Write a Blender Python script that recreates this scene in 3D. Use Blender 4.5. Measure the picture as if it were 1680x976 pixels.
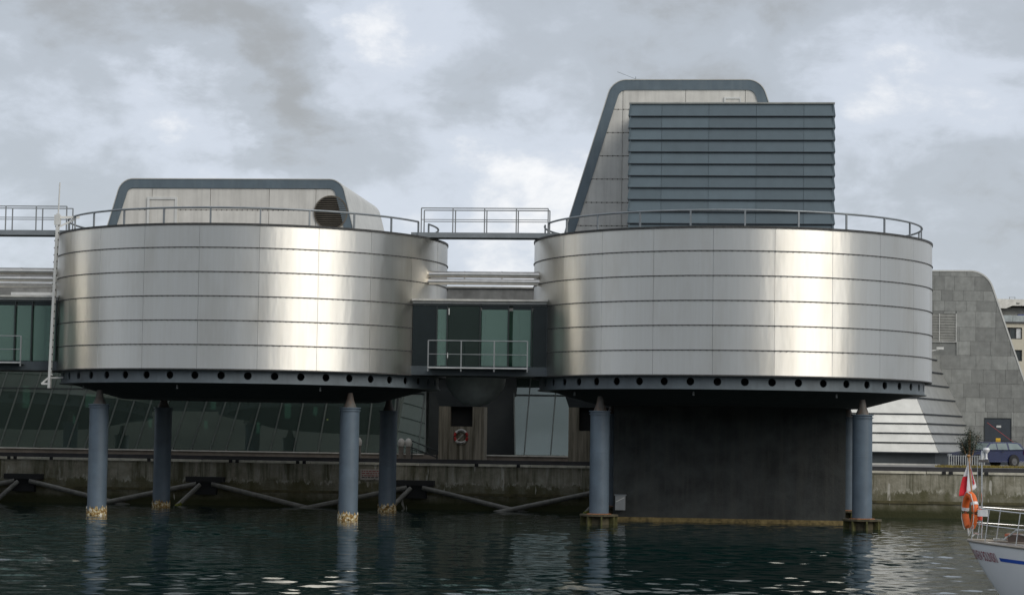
import bpy, math, random
import numpy as np
from mathutils import Matrix, Vector
R = math.radians
random.seed(7)
scene = bpy.context.scene
for o in list(bpy.data.objects): bpy.data.objects.remove(o)
col = scene.collection

# ------------------------------------------------------------------ camera
cd = bpy.data.cameras.new('camera'); cam = bpy.data.objects.new('camera', cd); col.objects.link(cam)
cd.sensor_width = 36; cd.lens = 3557.5 / 1680 * 36; cd.clip_start = .5; cd.clip_end = 6000
cam.matrix_world = Matrix.Translation((0, 0, 3.355)) @ Matrix.Rotation(math.pi/2 + .0634, 4, 'X') @ Matrix.Rotation(.015, 4, 'Z')
scene.camera = cam

# ------------------------------------------------------------------ sky, sun, exposure
SUN_AZ, SUN_EL = R(137), R(33)          # azimuth clockwise from +Y
w = bpy.data.worlds.new('World'); scene.world = w; w.use_nodes = True
nt = w.node_tree; nt.nodes.clear()
def N(tree, t, **k):
    n = tree.nodes.new(t)
    for a, b in k.items():
        if a in n.inputs.keys(): n.inputs[a].default_value = b
        else: setattr(n, a, b)
    return n
def mth(tree, op, a, b=None, c=None):
    n = tree.nodes.new('ShaderNodeMath'); n.operation = op
    for i, x in enumerate((a, b, c)):
        if x is None: continue
        if isinstance(x, (int, float)): n.inputs[i].default_value = x
        else: tree.links.new(x, n.inputs[i])
    return n.outputs[0]
def ramp(tree, src, pts, interp='LINEAR'):
    n = tree.nodes.new('ShaderNodeValToRGB'); cr = n.color_ramp; cr.interpolation = interp
    while len(cr.elements) < len(pts): cr.elements.new(.5)
    for e, (p, c) in zip(cr.elements, pts):
        e.position = p; e.color = (c if isinstance(c, tuple) else (c, c, c)) + (1,)
    tree.links.new(src, n.inputs[0]); return n.outputs[0]
lk = nt.links.new
sky = N(nt, 'ShaderNodeTexSky', sky_type='NISHITA', sun_disc=False, sun_elevation=SUN_EL, sun_rotation=SUN_AZ)
bg1 = N(nt, 'ShaderNodeBackground', Strength=.1); lk(sky.outputs[0], bg1.inputs[0])
tc = N(nt, 'ShaderNodeTexCoord')
mp = N(nt, 'ShaderNodeMapping'); mp.inputs['Scale'].default_value = (1, 1, 1.75); lk(tc.outputs['Generated'], mp.inputs['Vector'])
n1 = N(nt, 'ShaderNodeTexNoise', Scale=9.5, Detail=7, Roughness=.52, Distortion=.35); lk(mp.outputs[0], n1.inputs['Vector'])
n2 = N(nt, 'ShaderNodeTexNoise', Scale=3.1, Detail=3, Roughness=.5); lk(mp.outputs[0], n2.inputs['Vector'])
n3 = N(nt, 'ShaderNodeTexNoise', Scale=22, Detail=8, Roughness=.62, Distortion=.25); lk(mp.outputs[0], n3.inputs['Vector'])
def skydir(px, py):
    dx, dy = px-840, py-488
    X, Y = dx*math.cos(.015)+dy*math.sin(.015), -dx*math.sin(.015)+dy*math.cos(.015)
    v = Vector((X/3557.5, math.cos(.0634)+Y/3557.5*math.sin(.0634), math.sin(.0634)-Y/3557.5*math.cos(.0634)))
    return v.normalized()
tot = mth(nt, 'ADD', mth(nt, 'MULTIPLY_ADD', n1.outputs[0], .62, mth(nt, 'MULTIPLY_ADD', n2.outputs[0], .25, mth(nt, 'MULTIPLY', n3.outputs[0], .34))), .052)
wn = N(nt, 'ShaderNodeTexNoise', Scale=26, Detail=5, Roughness=.6); lk(mp.outputs[0], wn.inputs['Vector'])
wv = N(nt, 'ShaderNodeVectorMath', operation='MULTIPLY_ADD'); lk(wn.outputs['Color'], wv.inputs[0]); wv.inputs[1].default_value = (.07, .07, .07); wv.inputs[2].default_value = (-.035, -.035, -.035)
wa = N(nt, 'ShaderNodeVectorMath', operation='ADD'); lk(wv.outputs[0], wa.inputs[0]); lk(tc.outputs['Generated'], wa.inputs[1]); wdir = wa.outputs[0]
# a few cloud banks of this sky, each a soft lobe about a direction
for px, py, rad, amp in ((150, -10, 180, -.15), (400, 15, 180, -.18), (290, 118, 95, .13), (390, 130, 70, .07), (610, 45, 75, .09), (350, 262, 90, .13), (1490, 140, 130, .09), (1200, 40, 230, -.09),
                         (1420, 60, 120, -.08), (800, 250, 90, .10), (560, 150, 60, .08), (490, 190, 90, -.10), (40, 280, 150, -.08), (1600, 330, 190, -.07), (960, 70, 130, .02), (130, 140, 90, .05), (820, 430, 120, .10), (720, 120, 90, -.05)):
    d = skydir(px, py)
    vm = N(nt, 'ShaderNodeVectorMath', operation='SUBTRACT'); lk(wdir, vm.inputs[0]); vm.inputs[1].default_value = d
    ln = N(nt, 'ShaderNodeVectorMath', operation='LENGTH'); lk(vm.outputs[0], ln.inputs[0])
    s = rad / 3557.5
    g = mth(nt, 'EXPONENT', mth(nt, 'MULTIPLY', mth(nt, 'POWER', mth(nt, 'DIVIDE', ln.outputs['Value'], s), 2), -1))
    tot = mth(nt, 'MULTIPLY_ADD', g, amp, tot)
cc = ramp(nt, tot, [(.42, (.375, .39, .405)), (.57, (.48, .52, .575)), (.70, (.63, .68, .765)), (.86, (.96, .96, .97))], 'EASE')
bg2 = N(nt, 'ShaderNodeBackground', Strength=1.02); lk(cc, bg2.inputs[0])
msk = mth(nt, 'SUBTRACT', .97, mth(nt, 'MULTIPLY', n2.outputs[0], .12))
mx = N(nt, 'ShaderNodeMixShader'); lk(msk, mx.inputs[0]); lk(bg1.outputs[0], mx.inputs[1]); lk(bg2.outputs[0], mx.inputs[2])
wo = N(nt, 'ShaderNodeOutputWorld'); lk(mx.outputs[0], wo.inputs[0])
ld = bpy.data.lights.new('sun', 'SUN'); sun = bpy.data.objects.new('sun', ld); col.objects.link(sun)
ld.energy = 1.7; ld.angle = R(42); ld.color = (1, .95, .87)
sd = Vector((math.sin(SUN_AZ)*math.cos(SUN_EL), math.cos(SUN_AZ)*math.cos(SUN_EL), math.sin(SUN_EL)))
sun.rotation_euler = sd.to_track_quat('Z', 'Y').to_euler(); sun.location = (30, -30, 40)
vs = scene.view_settings; vs.view_transform = 'Standard'; vs.look = 'None'; vs.exposure = .06; vs.gamma = 1
try: vs.use_curve_mapping = False
except Exception: pass

# ------------------------------------------------------------------ materials
MATS = {}
def base(name):
    m = bpy.data.materials.new(name); m.use_nodes = True; t = m.node_tree
    return m, t, t.nodes['Principled BSDF']
def pos(t, scale=(1, 1, 1)):
    g = t.nodes.new('ShaderNodeNewGeometry'); mpn = t.nodes.new('ShaderNodeMapping'); mpn.inputs['Scale'].default_value = scale
    t.links.new(g.outputs['Position'], mpn.inputs['Vector']); return mpn.outputs[0]
def noise(t, vec, scale, detail=5, rough=.6):
    n = t.nodes.new('ShaderNodeTexNoise'); n.inputs['Scale'].default_value = scale; n.inputs['Detail'].default_value = detail; n.inputs['Roughness'].default_value = rough
    t.links.new(vec, n.inputs['Vector']); return n.outputs[0]
def mixc(t, f, a, b, mode='MIX'):
    n = t.nodes.new('ShaderNodeMix'); n.data_type = 'RGBA'; n.blend_type = mode
    for i, x in ((0, f), (6, a), (7, b)):
        if isinstance(x, (int, float)): n.inputs[i].default_value = x
        elif isinstance(x, tuple): n.inputs[i].default_value = x + (1,)
        else: t.links.new(x, n.inputs[i])
    return n.outputs[2]
def sc(c, k): return tuple(max(0, min(1, x*k)) for x in c)
def M(name, c, rough=.6, metal=0, var=.2, scale=2., streak=0, bump=0, dirt=None, spec=.5, rnd=0):
    if name in MATS: return MATS[name]
    m, t, b = base(name)
    f = ramp(t, noise(t, pos(t), scale), [(.3, 0), (.7, 1)])
    cn = mixc(t, f, sc(c, 1-var), sc(c, 1+var))
    if streak:
        s = ramp(t, noise(t, pos(t, (1, 1, .06)), 5., 6), [(.45, 0), (.75, 1)])
        cn = mixc(t, mth(t, 'MULTIPLY', s, streak), cn, dirt or sc(c, .35))
    if rnd:
        oi = t.nodes.new('ShaderNodeObjectInfo')
        cn = mixc(t, 1., cn, ramp(t, oi.outputs['Random'], [(0, 1-rnd), (1, 1+rnd*.6)]), 'MULTIPLY')
    t.links.new(cn, b.inputs['Base Color'])
    b.inputs['Roughness'].default_value = rough; b.inputs['Metallic'].default_value = metal; b.inputs['Specular IOR Level'].default_value = spec
    if bump:
        bn = t.nodes.new('ShaderNodeBump'); bn.inputs['Strength'].default_value = bump; bn.inputs['Distance'].default_value = .03
        t.links.new(noise(t, pos(t), scale*6, 6), bn.inputs['Height']); t.links.new(bn.outputs[0], b.inputs['Normal'])
    MATS[name] = m; return m
# brushed steel: vertical grain, each sheet a little different
def steel():
    m, t, b = base('brushed_steel')
    oi = t.nodes.new('ShaderNodeObjectInfo')
    st = noise(t, pos(t, (1, 1, .035)), 9., 7, .65)
    bl = noise(t, pos(t, (1, 1, .25)), .9, 4, .6)
    c = mixc(t, ramp(t, st, [(.35, 0), (.7, 1)]), (.79, .765, .70), (.835, .815, .76))
    c = mixc(t, ramp(t, bl, [(.5, 0), (.78, .5)]), c, (.62, .575, .49))
    c = mixc(t, 1., c, ramp(t, oi.outputs['Random'], [(0, .92), (1, 1.02)]), 'MULTIPLY')
    # rain streaks that start at the ledges
    t.links.new(c, b.inputs['Base Color']); b.inputs['Metallic'].default_value = 1
    rr = mth(t, 'MULTIPLY_ADD', st, .10, mth(t, 'MULTIPLY_ADD', oi.outputs['Random'], .05, .345))
    t.links.new(rr, b.inputs['Roughness'])
    b.inputs['Anisotropic'].default_value = .9
    cx = t.nodes.new('ShaderNodeCombineXYZ'); cx.inputs[2].default_value = 1; t.links.new(cx.outputs[0], b.inputs['Tangent'])
    bn = t.nodes.new('ShaderNodeBump'); bn.inputs['Strength'].default_value = .55; bn.inputs['Distance'].default_value = .022
    av = t.nodes.new('ShaderNodeVectorMath'); av.operation = 'ADD'; t.links.new(pos(t, (1, 1, .22)), av.inputs[0])     # every sheet has its own dents
    cb_ = t.nodes.new('ShaderNodeCombineXYZ'); t.links.new(mth(t, 'MULTIPLY', oi.outputs['Random'], 60.), cb_.inputs[0]); t.links.new(cb_.outputs[0], av.inputs[1])
    t.links.new(noise(t, av.outputs[0], 1.7, 3, .5), bn.inputs['Height']); t.links.new(bn.outputs[0], b.inputs['Normal'])
    return m
STEEL = steel()
DARKCORE = M('shadow_gap_black', (.02, .02, .02), .9)
BAND = M('dark_ledge', (.05, .05, .048), .6, var=.5, scale=9)
BLUE = M('blue_grey_paint', (.105, .14, .165), .45, var=.12, scale=1.2, streak=.12, dirt=(.25, .27, .27))
BEAM = M('ring_beam_paint', (.11, .132, .145), .5, var=.18, scale=1.5, streak=.3, dirt=(.05, .06, .06))
COLP = M('column_paint', (.088, .120, .152), .5, var=.2, scale=1.3, streak=.5, dirt=(.12, .15, .17))
RUST = M('rust', (.22, .09, .035), .85, var=.6, scale=7)
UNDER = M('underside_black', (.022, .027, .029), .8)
RAIL = M('galvanised_rail', (.23, .25, .26), .45, .3, var=.15)
LRAIL = M('light_rail', (.27, .28, .28), .45, .3, var=.15)
ROOFM = M('roof_felt', (.12, .12, .12), .9)
CLAD = M('cream_grey_cladding', (.62, .60, .55), .55, .0, var=.08, scale=1.5, streak=.35, dirt=(.26, .25, .22), rnd=.07)
CLADS = M('cream_grey_side', (.62, .60, .55), .55, .0, var=.08, scale=1.5, streak=.2, dirt=(.3, .29, .26))
TRIM = M('slate_blue_trim', (.098, .132, .155), .5, var=.12, scale=1.5, streak=.2, dirt=(.22, .24, .24))
WHITEM = M('white_metal', (.62, .62, .59), .5, var=.08, streak=.25)
PIPE = M('pipe_steel', (.62, .59, .54), .28, 1., var=.12, scale=4)
CONC = M('concrete', (.20, .175, .135), .9, var=.25, scale=2.5, streak=.6, dirt=(.07, .055, .035), bump=.6)
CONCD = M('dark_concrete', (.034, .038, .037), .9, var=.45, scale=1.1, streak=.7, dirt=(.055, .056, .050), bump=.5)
SLATE = M('slate_stone', (.225, .23, .215), .75, var=.2, scale=2.2, streak=.25, dirt=(.14, .135, .12), bump=.3, rnd=.22)
SLATEB = M('slate_wall', (.19, .19, .18), .8, var=.3, scale=1.6, streak=.3)
ZINC = M('metal_boards', (.47, .47, .445), .48, .85, var=.1, scale=1.5, rnd=.1, streak=.2, dirt=(.4, .4, .37))
BLACK = M('black_matte', (.014, .014, .015), .8)
FRAME = M('dark_frame', (.018, .024, .024), .5)
WOOD = M('wood', (.25, .15, .075), .6, var=.3, scale=6)
PAVE = M('pavement', (.20, .195, .18), .9, var=.25, scale=1.1, bump=.3)
BARN = None
def barn():
    m, t, b = base('barnacles')
    n = noise(t, pos(t), 9, 4, .7)
    c = ramp(t, n, [(.3, (.06, .05, .02)), (.40, (.24, .13, .035)), (.49, (.42, .34, .17)), (.57, (.68, .65, .57))], 'CONSTANT')
    t.links.new(c, b.inputs['Base Color']); b.inputs['Roughness'].default_value = .95
    return m
BARN = barn()
def glass(name, tint, refl, rough=.015, light_tint=None):
    m = bpy.data.materials.new(name); m.use_nodes = True; t = m.node_tree; t.nodes.clear()
    g = N(t, 'ShaderNodeBsdfGlossy', Roughness=rough); g.inputs['Color'].default_value = (.86, .95, .90, 1)
    tr = N(t, 'ShaderNodeBsdfTransparent'); tr.inputs['Color'].default_value = tint + (1,)
    lw = N(t, 'ShaderNodeFresnel', IOR=1.5)
    f = mth(t, 'MINIMUM', mth(t, 'MULTIPLY_ADD', lw.outputs[0], 1.0, refl-.04), 1.)
    x = N(t, 'ShaderNodeMixShader'); t.links.new(f, x.inputs[0]); t.links.new(tr.outputs[0], x.inputs[1]); t.links.new(g.outputs[0], x.inputs[2])
    if light_tint:                # diffuse tint standing in for interior and reflected light
        df = N(t, 'ShaderNodeBsdfDiffuse'); df.inputs['Color'].default_value = light_tint + (1,)
        y = N(t, 'ShaderNodeMixShader'); y.inputs[0].default_value = .35; t.links.new(x.outputs[0], y.inputs[1]); t.links.new(df.outputs[0], y.inputs[2]); x = y
    o = N(t, 'ShaderNodeOutputMaterial'); t.links.new(x.outputs[0], o.inputs[0])
    return m
GLASS = glass('green_glass', (.20, .29, .25), .22, light_tint=(.085, .12, .105))
GLASSP = glass('pale_green_glass', (.50, .68, .60), .14, light_tint=(.26, .40, .36))
GLASSC = glass('car_glass', (.35, .42, .40), .22)
GLASSD = glass('dark_glass', (.16, .24, .22), .10, light_tint=(.05, .075, .07))
def quaymat():
    m, t, b = base('quay_concrete')
    g = t.nodes.new('ShaderNodeNewGeometry'); sp = t.nodes.new('ShaderNodeSeparateXYZ'); t.links.new(g.outputs['Position'], sp.inputs[0])
    z = sp.outputs[2]
    c = mixc(t, ramp(t, noise(t, pos(t), 1.3, 7, .65), [(.3, 0), (.7, 1)]), (.18, .168, .115), (.40, .38, .31))
    # dark and pale vertical runs
    c = mixc(t, ramp(t, noise(t, pos(t, (1, 1, .07)), 2.2, 7, .7), [(.47, 0), (.62, .85)]), c, (.055, .055, .022))
    c = mixc(t, ramp(t, noise(t, pos(t, (1, 1, .10)), 3.1, 5, .7), [(.58, 0), (.66, .8)]), c, (.42, .40, .34))
    # old render: paler above, ragged lower edge, olive weed-stained courses below
    rag = mth(t, 'MULTIPLY_ADD', noise(t, pos(t, (1, 1, .55)), 2.3, 7, .75), 1.15, z)
    zs = mth(t, 'DIVIDE', rag, 3.)
    lowm = ramp(t, zs, [(.555, 1), (.60, 0)])
    brick = t.nodes.new('ShaderNodeTexBrick'); brick.inputs['Scale'].default_value = 3.2; brick.inputs['Color1'].default_value = (.17, .155, .085, 1); brick.inputs['Color2'].default_value = (.105, .098, .05, 1); brick.inputs['Mortar'].default_value = (.065, .06, .035, 1); brick.inputs['Mortar Size'].default_value = .025
    sw = t.nodes.new('ShaderNodeCombineXYZ'); t.links.new(sp.outputs[0], sw.inputs[0]); t.links.new(z, sw.inputs[1]); t.links.new(sw.outputs[0], brick.inputs['Vector'])
    lc = mixc(t, ramp(t, noise(t, pos(t), .8, 6, .65), [(.42, 0), (.62, 1)]), brick.outputs[0], (.25, .235, .185))
    lc = mixc(t, ramp(t, noise(t, pos(t, (1, 1, .3)), 1.2, 5, .6), [(.40, 0), (.6, .85)]), lc, (.07, .068, .022))
    c = mixc(t, mth(t, 'MULTIPLY', lowm, .88), c, lc)
    edge = ramp(t, zs, [(.535, 0), (.565, 1), (.60, 0)])
    c = mixc(t, mth(t, 'MULTIPLY', edge, ramp(t, noise(t, pos(t, (1, 1, .3)), 4.5, 5, .7), [(.48, 0), (.58, .9)])), c, (.5, .48, .41))
    low = ramp(t, mth(t, 'DIVIDE', mth(t, 'MULTIPLY_ADD', noise(t, pos(t), 3, 4), .3, z), 3.), [(.13, 1), (.24, 0)])
    c = mixc(t, low, c, (.04, .042, .014))
    # bird lime and salt runs
    sr = ramp(t, noise(t, pos(t, (1, 1, .16)), 2.7, 3, .5), [(.665, 0), (.68, 1)])
    c = mixc(t, mth(t, 'MULTIPLY', sr, .7), c, (.58, .56, .5))
    t.links.new(c, b.inputs['Base Color']); b.inputs['Roughness'].default_value = .92
    bn = t.nodes.new('ShaderNodeBump'); bn.inputs['Strength'].default_value = .7; bn.inputs['Distance'].default_value = .05
    t.links.new(noise(t, pos(t), 5, 8, .7), bn.inputs['Height']); t.links.new(bn.outputs[0], b.inputs['Normal'])
    return m
QUAY = quaymat()
def boardmarked():
    m, t, b = base('board_marked_concrete')
    c = mixc(t, ramp(t, noise(t, pos(t, (1, 1, .04)), 6, 5, .7), [(.38, 0), (.62, 1)]), (.10, .088, .06), (.34, .30, .235))
    t.links.new(c, b.inputs['Base Color']); b.inputs['Roughness'].default_value = .9
    bn = t.nodes.new('ShaderNodeBump'); bn.inputs['Strength'].default_value = .8; bn.inputs['Distance'].default_value = .05
    t.links.new(noise(t, pos(t, (1, 1, .02)), 7, 2), bn.inputs['Height']); t.links.new(bn.outputs[0], b.inputs['Normal'])
    return m
BOARDC = boardmarked()
def watermat():
    m, t, b = base('harbour_water')
    b.inputs['Base Color'].default_value = (.003, .016, .014, 1); b.inputs['Roughness'].default_value = .02
    b.inputs['IOR'].default_value = 1.333; b.inputs['Specular IOR Level'].default_value = .5
    bn = t.nodes.new('ShaderNodeBump'); bn.inputs['Strength'].default_value = .07; bn.inputs['Distance'].default_value = .05
    t.links.new(noise(t, pos(t, (1, .8, 1)), 5., 3, .55), bn.inputs['Height']); t.links.new(bn.outputs[0], b.inputs['Normal'])
    return m
WATER = watermat()
def emis(name, c, s):
    m, t, b = base(name); b.inputs['Base Color'].default_value = c+(1,); b.inputs['Emission Color'].default_value = c+(1,); b.inputs['Emission Strength'].default_value = s
    return m

# ------------------------------------------------------------------ mesh helpers
class MB:
    def __init__(s): s.v = []; s.f = []
    def add(s, vs_, fs_):
        n = len(s.v); s.v += [tuple(x) for x in vs_]; s.f += [tuple(i+n for i in q) for q in fs_]; return s
    def box(s, x0, x1, y0, y1, z0, z1, mat=None):
        v = [(x0, y0, z0), (x1, y0, z0), (x1, y1, z0), (x0, y1, z0), (x0, y0, z1), (x1, y0, z1), (x1, y1, z1), (x0, y1, z1)]
        if mat: v = [mat @ Vector(q) for q in v]
        return s.add(v, [(0, 3, 2, 1), (4, 5, 6, 7), (0, 1, 5, 4), (1, 2, 6, 5), (2, 3, 7, 6), (3, 0, 4, 7)])
    def bar(s, a, b, w, h=None):        # square bar between two points
        a, b = Vector(a), Vector(b); d = (b-a); L = d.length; q = d.to_track_quat('Z', 'Y').to_matrix().to_4x4()
        h = h or w
        return s.box(-w/2, w/2, -h/2, h/2, 0, L, Matrix.Translation(a) @ q)
    def tube(s, path, r, n=8, cap=True, closed=False):
        P = [Vector(p) for p in path]; rs = r if isinstance(r, (list, tuple)) else [r]*len(P); rings = []
        up = None
        for i, p in enumerate(P):
            a = P[i-1] if (i or closed) else P[i]; b = P[(i+1) % len(P)] if (i < len(P)-1 or closed) else P[i]
            d = (b-a).normalized()
            if up is None: up = Vector((0, 0, 1)) if abs(d.z) < .9 else Vector((1, 0, 0))
            x = d.cross(up).normalized(); y = x.cross(d).normalized()
            rings.append([p + (x*math.cos(k*2*math.pi/n) + y*math.sin(k*2*math.pi/n))*rs[i] for k in range(n)])
        vs_ = [q for rg in rings for q in rg]; fs_ = []; m = len(P)
        for i in range(m if closed else m-1):
            j = (i+1) % m
            for k in range(n): fs_.append((i*n+k, i*n+(k+1) % n, j*n+(k+1) % n, j*n+k))
        if cap and not closed: fs_ += [tuple(range(n))[::-1], tuple((m-1)*n+k for k in range(n))]
        return s.add(vs_, fs_)
    def lathe(s, prof, n=24, c=(0, 0, 0), a0=0, a1=2*math.pi, cap=False):
        full = abs(a1-a0-2*math.pi) < 1e-6; m = n if full else n+1
        vs_ = []
        for r, z in prof:
            for k in range(m):
                a = a0+(a1-a0)*k/n; vs_.append((c[0]+r*math.cos(a), c[1]+r*math.sin(a), c[2]+z))
        fs_ = []
        for i in range(len(prof)-1):
            for k in range(n):
                k2 = (k+1) % m; fs_.append((i*m+k, i*m+k2, (i+1)*m+k2, (i+1)*m+k))
        if cap: fs_ += [tuple(range(m))[::-1], tuple((len(prof)-1)*m+k for k in range(m))]
        return s.add(vs_, fs_)
    def prism(s, poly, y0, y1):         # poly in (x, z), extruded along y
        n = len(poly); vs_ = [(x, y0, z) for x, z in poly]+[(x, y1, z) for x, z in poly]
        fs_ = [tuple(range(n)), tuple(range(n, 2*n))[::-1]]+[(i, i+n, (i+1) % n+n, (i+1) % n) for i in range(n)]
        return s.add(vs_, fs_)
    def prismz(s, poly, z0, z1):
        n = len(poly); vs_ = [(x, y, z0) for x, y in poly]+[(x, y, z1) for x, y in poly]
        fs_ = [tuple(range(n))[::-1], tuple(range(n, 2*n))]+[(i, (i+1) % n, (i+1) % n+n, i+n) for i in range(n)]
        return s.add(vs_, fs_)
    def mesh(s, name, mat, smooth=False):
        m = bpy.data.meshes.new(name); m.from_pydata(s.v, [], s.f); m.materials.append(mat)
        import bmesh
        bm = bmesh.new(); bm.from_mesh(m); bmesh.ops.recalc_face_normals(bm, faces=bm.faces); bm.to_mesh(m); bm.free()
        if smooth:
            m.polygons.foreach_set('use_smooth', [True]*len(m.polygons))
            try: m.set_sharp_from_angle(angle=R(38))
            except Exception: pass
        return m
    def build(s, name, mat, parent=None, smooth=False, loc=None, **k):
        return inst(s.mesh(name, mat, smooth), name, parent, loc, **k)
def inst(mesh, name, parent=None, loc=None, rz=0, kind=None):
    o = bpy.data.objects.new(name, mesh); col.objects.link(o)
    if parent: o.parent = parent
    if loc: o.location = loc
    if rz: o.rotation_euler.z = rz
    if kind: o['kind'] = kind
    return o
def tag(o, label, cat, group=None):
    o['label'] = label; o['category'] = cat
    if group: o['group'] = group
    return o
def thing(name, label, cat, loc=(0, 0, 0), rz=0, group=None):
    o = bpy.data.objects.new(name, None); o.empty_display_size = .2; col.objects.link(o)
    o.location = loc; o.rotation_euler.z = rz
    return tag(o, label, cat, group)
def struct(o): o['kind'] = 'structure'; return o
# building frame: u along the row of drums, v away from the water
O2 = Vector((-.908, 88.729)); PHI = -.0976
U2 = Vector((math.cos(PHI), math.sin(PHI))); V2 = Vector((-math.sin(PHI), math.cos(PHI)))
def B(u, v, z=0):
    p = O2+U2*u+V2*v; return (p.x, p.y, z)
def clip(poly, outl):                   # convex clip, outline counter-clockwise
    out = poly
    for i in range(len(outl)):
        a, b = outl[i], outl[(i+1) % len(outl)]; inp = out; out = []
        def side(p): return (b[0]-a[0])*(p[1]-a[1])-(b[1]-a[1])*(p[0]-a[0])
        for j in range(len(inp)):
            p, q = inp[j], inp[(j+1) % len(inp)]; sp, sq = side(p), side(q)
            if sp >= 0: out.append(p)
            if sp*sq < 0:
                t = sp/(sp-sq); out.append((p[0]+(q[0]-p[0])*t, p[1]+(q[1]-p[1])*t))
        if not out: return []
    return out
def area(p): return abs(sum(p[i][0]*p[(i+1) % len(p)][1]-p[(i+1) % len(p)][0]*p[i][1] for i in range(len(p))))/2
def rounded(a, c, b, r, n=8):           # fillet at c between a and b
    a, c, b = Vector(a), Vector(c), Vector(b); d1 = (a-c).normalized(); d2 = (b-c).normalized()
    ang = d1.angle(d2); L = r/math.tan(ang/2); cen = c+(d1+d2).normalized()*(r/math.sin(ang/2))
    p0, p1 = c+d1*L, c+d2*L; a0 = math.atan2(p0.y-cen.y, p0.x-cen.x); a1 = math.atan2(p1.y-cen.y, p1.x-cen.x)
    da = (a1-a0+math.pi) % (2*math.pi)-math.pi
    return [(cen.x+r*math.cos(a0+da*k/n), cen.y+r*math.sin(a0+da*k/n)) for k in range(n+1)]
def offset_open(pts, d):                # offset an open polyline to its right side
    out = []
    for i, p in enumerate(pts):
        p = Vector(p); ns = []
        if i: e = (p-Vector(pts[i-1])).normalized(); ns.append(Vector((e.y, -e.x)))
        if i < len(pts)-1: e = (Vector(pts[i+1])-p).normalized(); ns.append(Vector((e.y, -e.x)))
        m = sum(ns, Vector((0, 0))).normalized(); k = d/max(.5, m.dot(ns[0])); q = p+m*k; out.append((q.x, q.y))
    return out

# ================================================================== SETTING
# ---- water: a real wavy sheet in view, flat beyond
def make_water():
    rng = np.random.default_rng(3)
    def axis(lo, hi, step, far_lo, far_hi):
        core = np.arange(lo, hi+step*.5, step)
        return np.concatenate([far_lo, core, far_hi])
    xs = axis(-30, 30, .115, np.array([-3000, -900, -300, -120, -60, -38.]), np.array([38, 60, 120, 300, 900, 3000.]))
    ys = axis(36, 99, .12, np.array([-3000, -900, -300, -120, -50, -15, 5, 20, 29.]), np.array([101., 103]))
    X, Y = np.meshgrid(xs, ys); Z = np.zeros_like(X)
    for k in range(72):
        lam = math.exp(rng.uniform(math.log(.32), math.log(1.9))); th = rng.normal(R(100), 1.0)
        kk = 2*math.pi/lam; a = .0112/kk*(1.2 if .4 < lam < .95 else .75)
        Z += a*np.sin(kk*(X*math.cos(th)+Y*math.sin(th))+rng.uniform(0, 6.28))
    # gusts: calmer and livelier patches
    G = .75+.45*np.sin(X*.21+Y*.13+1.1)*np.sin(Y*.17-X*.05+.4)
    fade = np.clip((31-np.abs(X))/3, 0, 1)*np.clip((Y-34)/4, 0, 1)*np.clip((100-Y)/6, .35, 1)
    Z *= fade*G
    ny, nx = X.shape
    co = np.stack([X, Y, Z], -1).reshape(-1, 3)
    i = np.arange(nx*ny).reshape(ny, nx)
    q = np.stack([i[:-1, :-1], i[:-1, 1:], i[1:, 1:], i[1:, :-1]], -1).reshape(-1)
    m = bpy.data.meshes.new('water'); m.vertices.add(len(co)); m.vertices.foreach_set('co', co.ravel())
    m.loops.add(len(q)); m.loops.foreach_set('vertex_index', q); nf = len(q)//4
    m.polygons.add(nf); m.polygons.foreach_set('loop_start', np.arange(nf)*4); m.polygons.foreach_set('loop_total', np.full(nf, 4))
    m.update(calc_edges=True); m.polygons.foreach_set('use_smooth', np.ones(nf, bool)); m.materials.append(WATER)
    struct(inst(m, 'water'))
make_water()
QZ = 2.03
b = MB(); b.box(-3000, 3000, 8.9, 4000, 1.2, QZ)
gq = b.build('quay_pavement', PAVE, None, loc=B(0, 0)); gq.rotation_euler.z = PHI; struct(gq)

# ---- the opposite side of the harbour, unseen behind the viewer, added to block low sky light
rs0 = random.Random(4); b = MB(); nx_ = 60; vs_ = []
for i in range(nx_+1):
    x = -700+1400*i/nx_; h = 34+9*math.sin(i*.37)+5*math.sin(i*1.13+1)+rs0.uniform(-2, 2)
    for y, zz in ((-110, -1), (-112, 2.2), (-150, 4+h*.3), (-230, h), (-420, h*1.2), (-900, h*.8)): vs_.append((x, y+8*math.sin(i*.5), zz))
b.add(vs_, [(i*6+j, (i+1)*6+j, (i+1)*6+j+1, i*6+j+1) for i in range(nx_) for j in range(5)])
struct(b.build('sky_block_hill', M('sky_block_green', (.07, .075, .06), .95, var=.4, scale=.08), None, True))
# ---- quay wall
qw = thing('quay_wall', 'stained concrete quay wall with pale coping above the harbour water', 'quay wall', B(0, 8.9), PHI)
b = MB(); b.box(-120, 120, -.1, .6, -2.5, QZ-.09); b.build('wall_face', QUAY, qw)
cop = MB().box(0, 2.46, -.16, .5, QZ-.088, QZ+.012).mesh('coping_stone', M('pale_coping', (.60, .57, .47), .85, var=.25, scale=3, streak=.3, rnd=.2))
for k in range(30):
    inst(cop, 'coping_stone', qw, (-34+2.5*k, random.uniform(-.01, .01), random.uniform(-.006, .006)))
b = MB(); b.box(-34, 41, .1, .32, QZ+.016, QZ+.2); b.build('timber_kerb', M('tarred_timber', (.028, .028, .032), .7, var=.3), qw)
low = MB()
for k in range(40):
    x = -34+k*1.9+random.uniform(-.5, .5)
    for dx in (0, .3):
        if random.random() < .55: low.box(x+dx, x+dx+.16, -.185, -.165, QZ-.1, QZ+.03)
low.build('coping_notch_dark', BLACK, qw)  # black blocks painted in for the dark notches along the coping
fp = MB().box(-34, 41, -.155, -.101, .62, .74); fp.build('tide_ledge', M('weedy_ledge', (.09, .08, .04), .95, var=.4, scale=4), qw)

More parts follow.
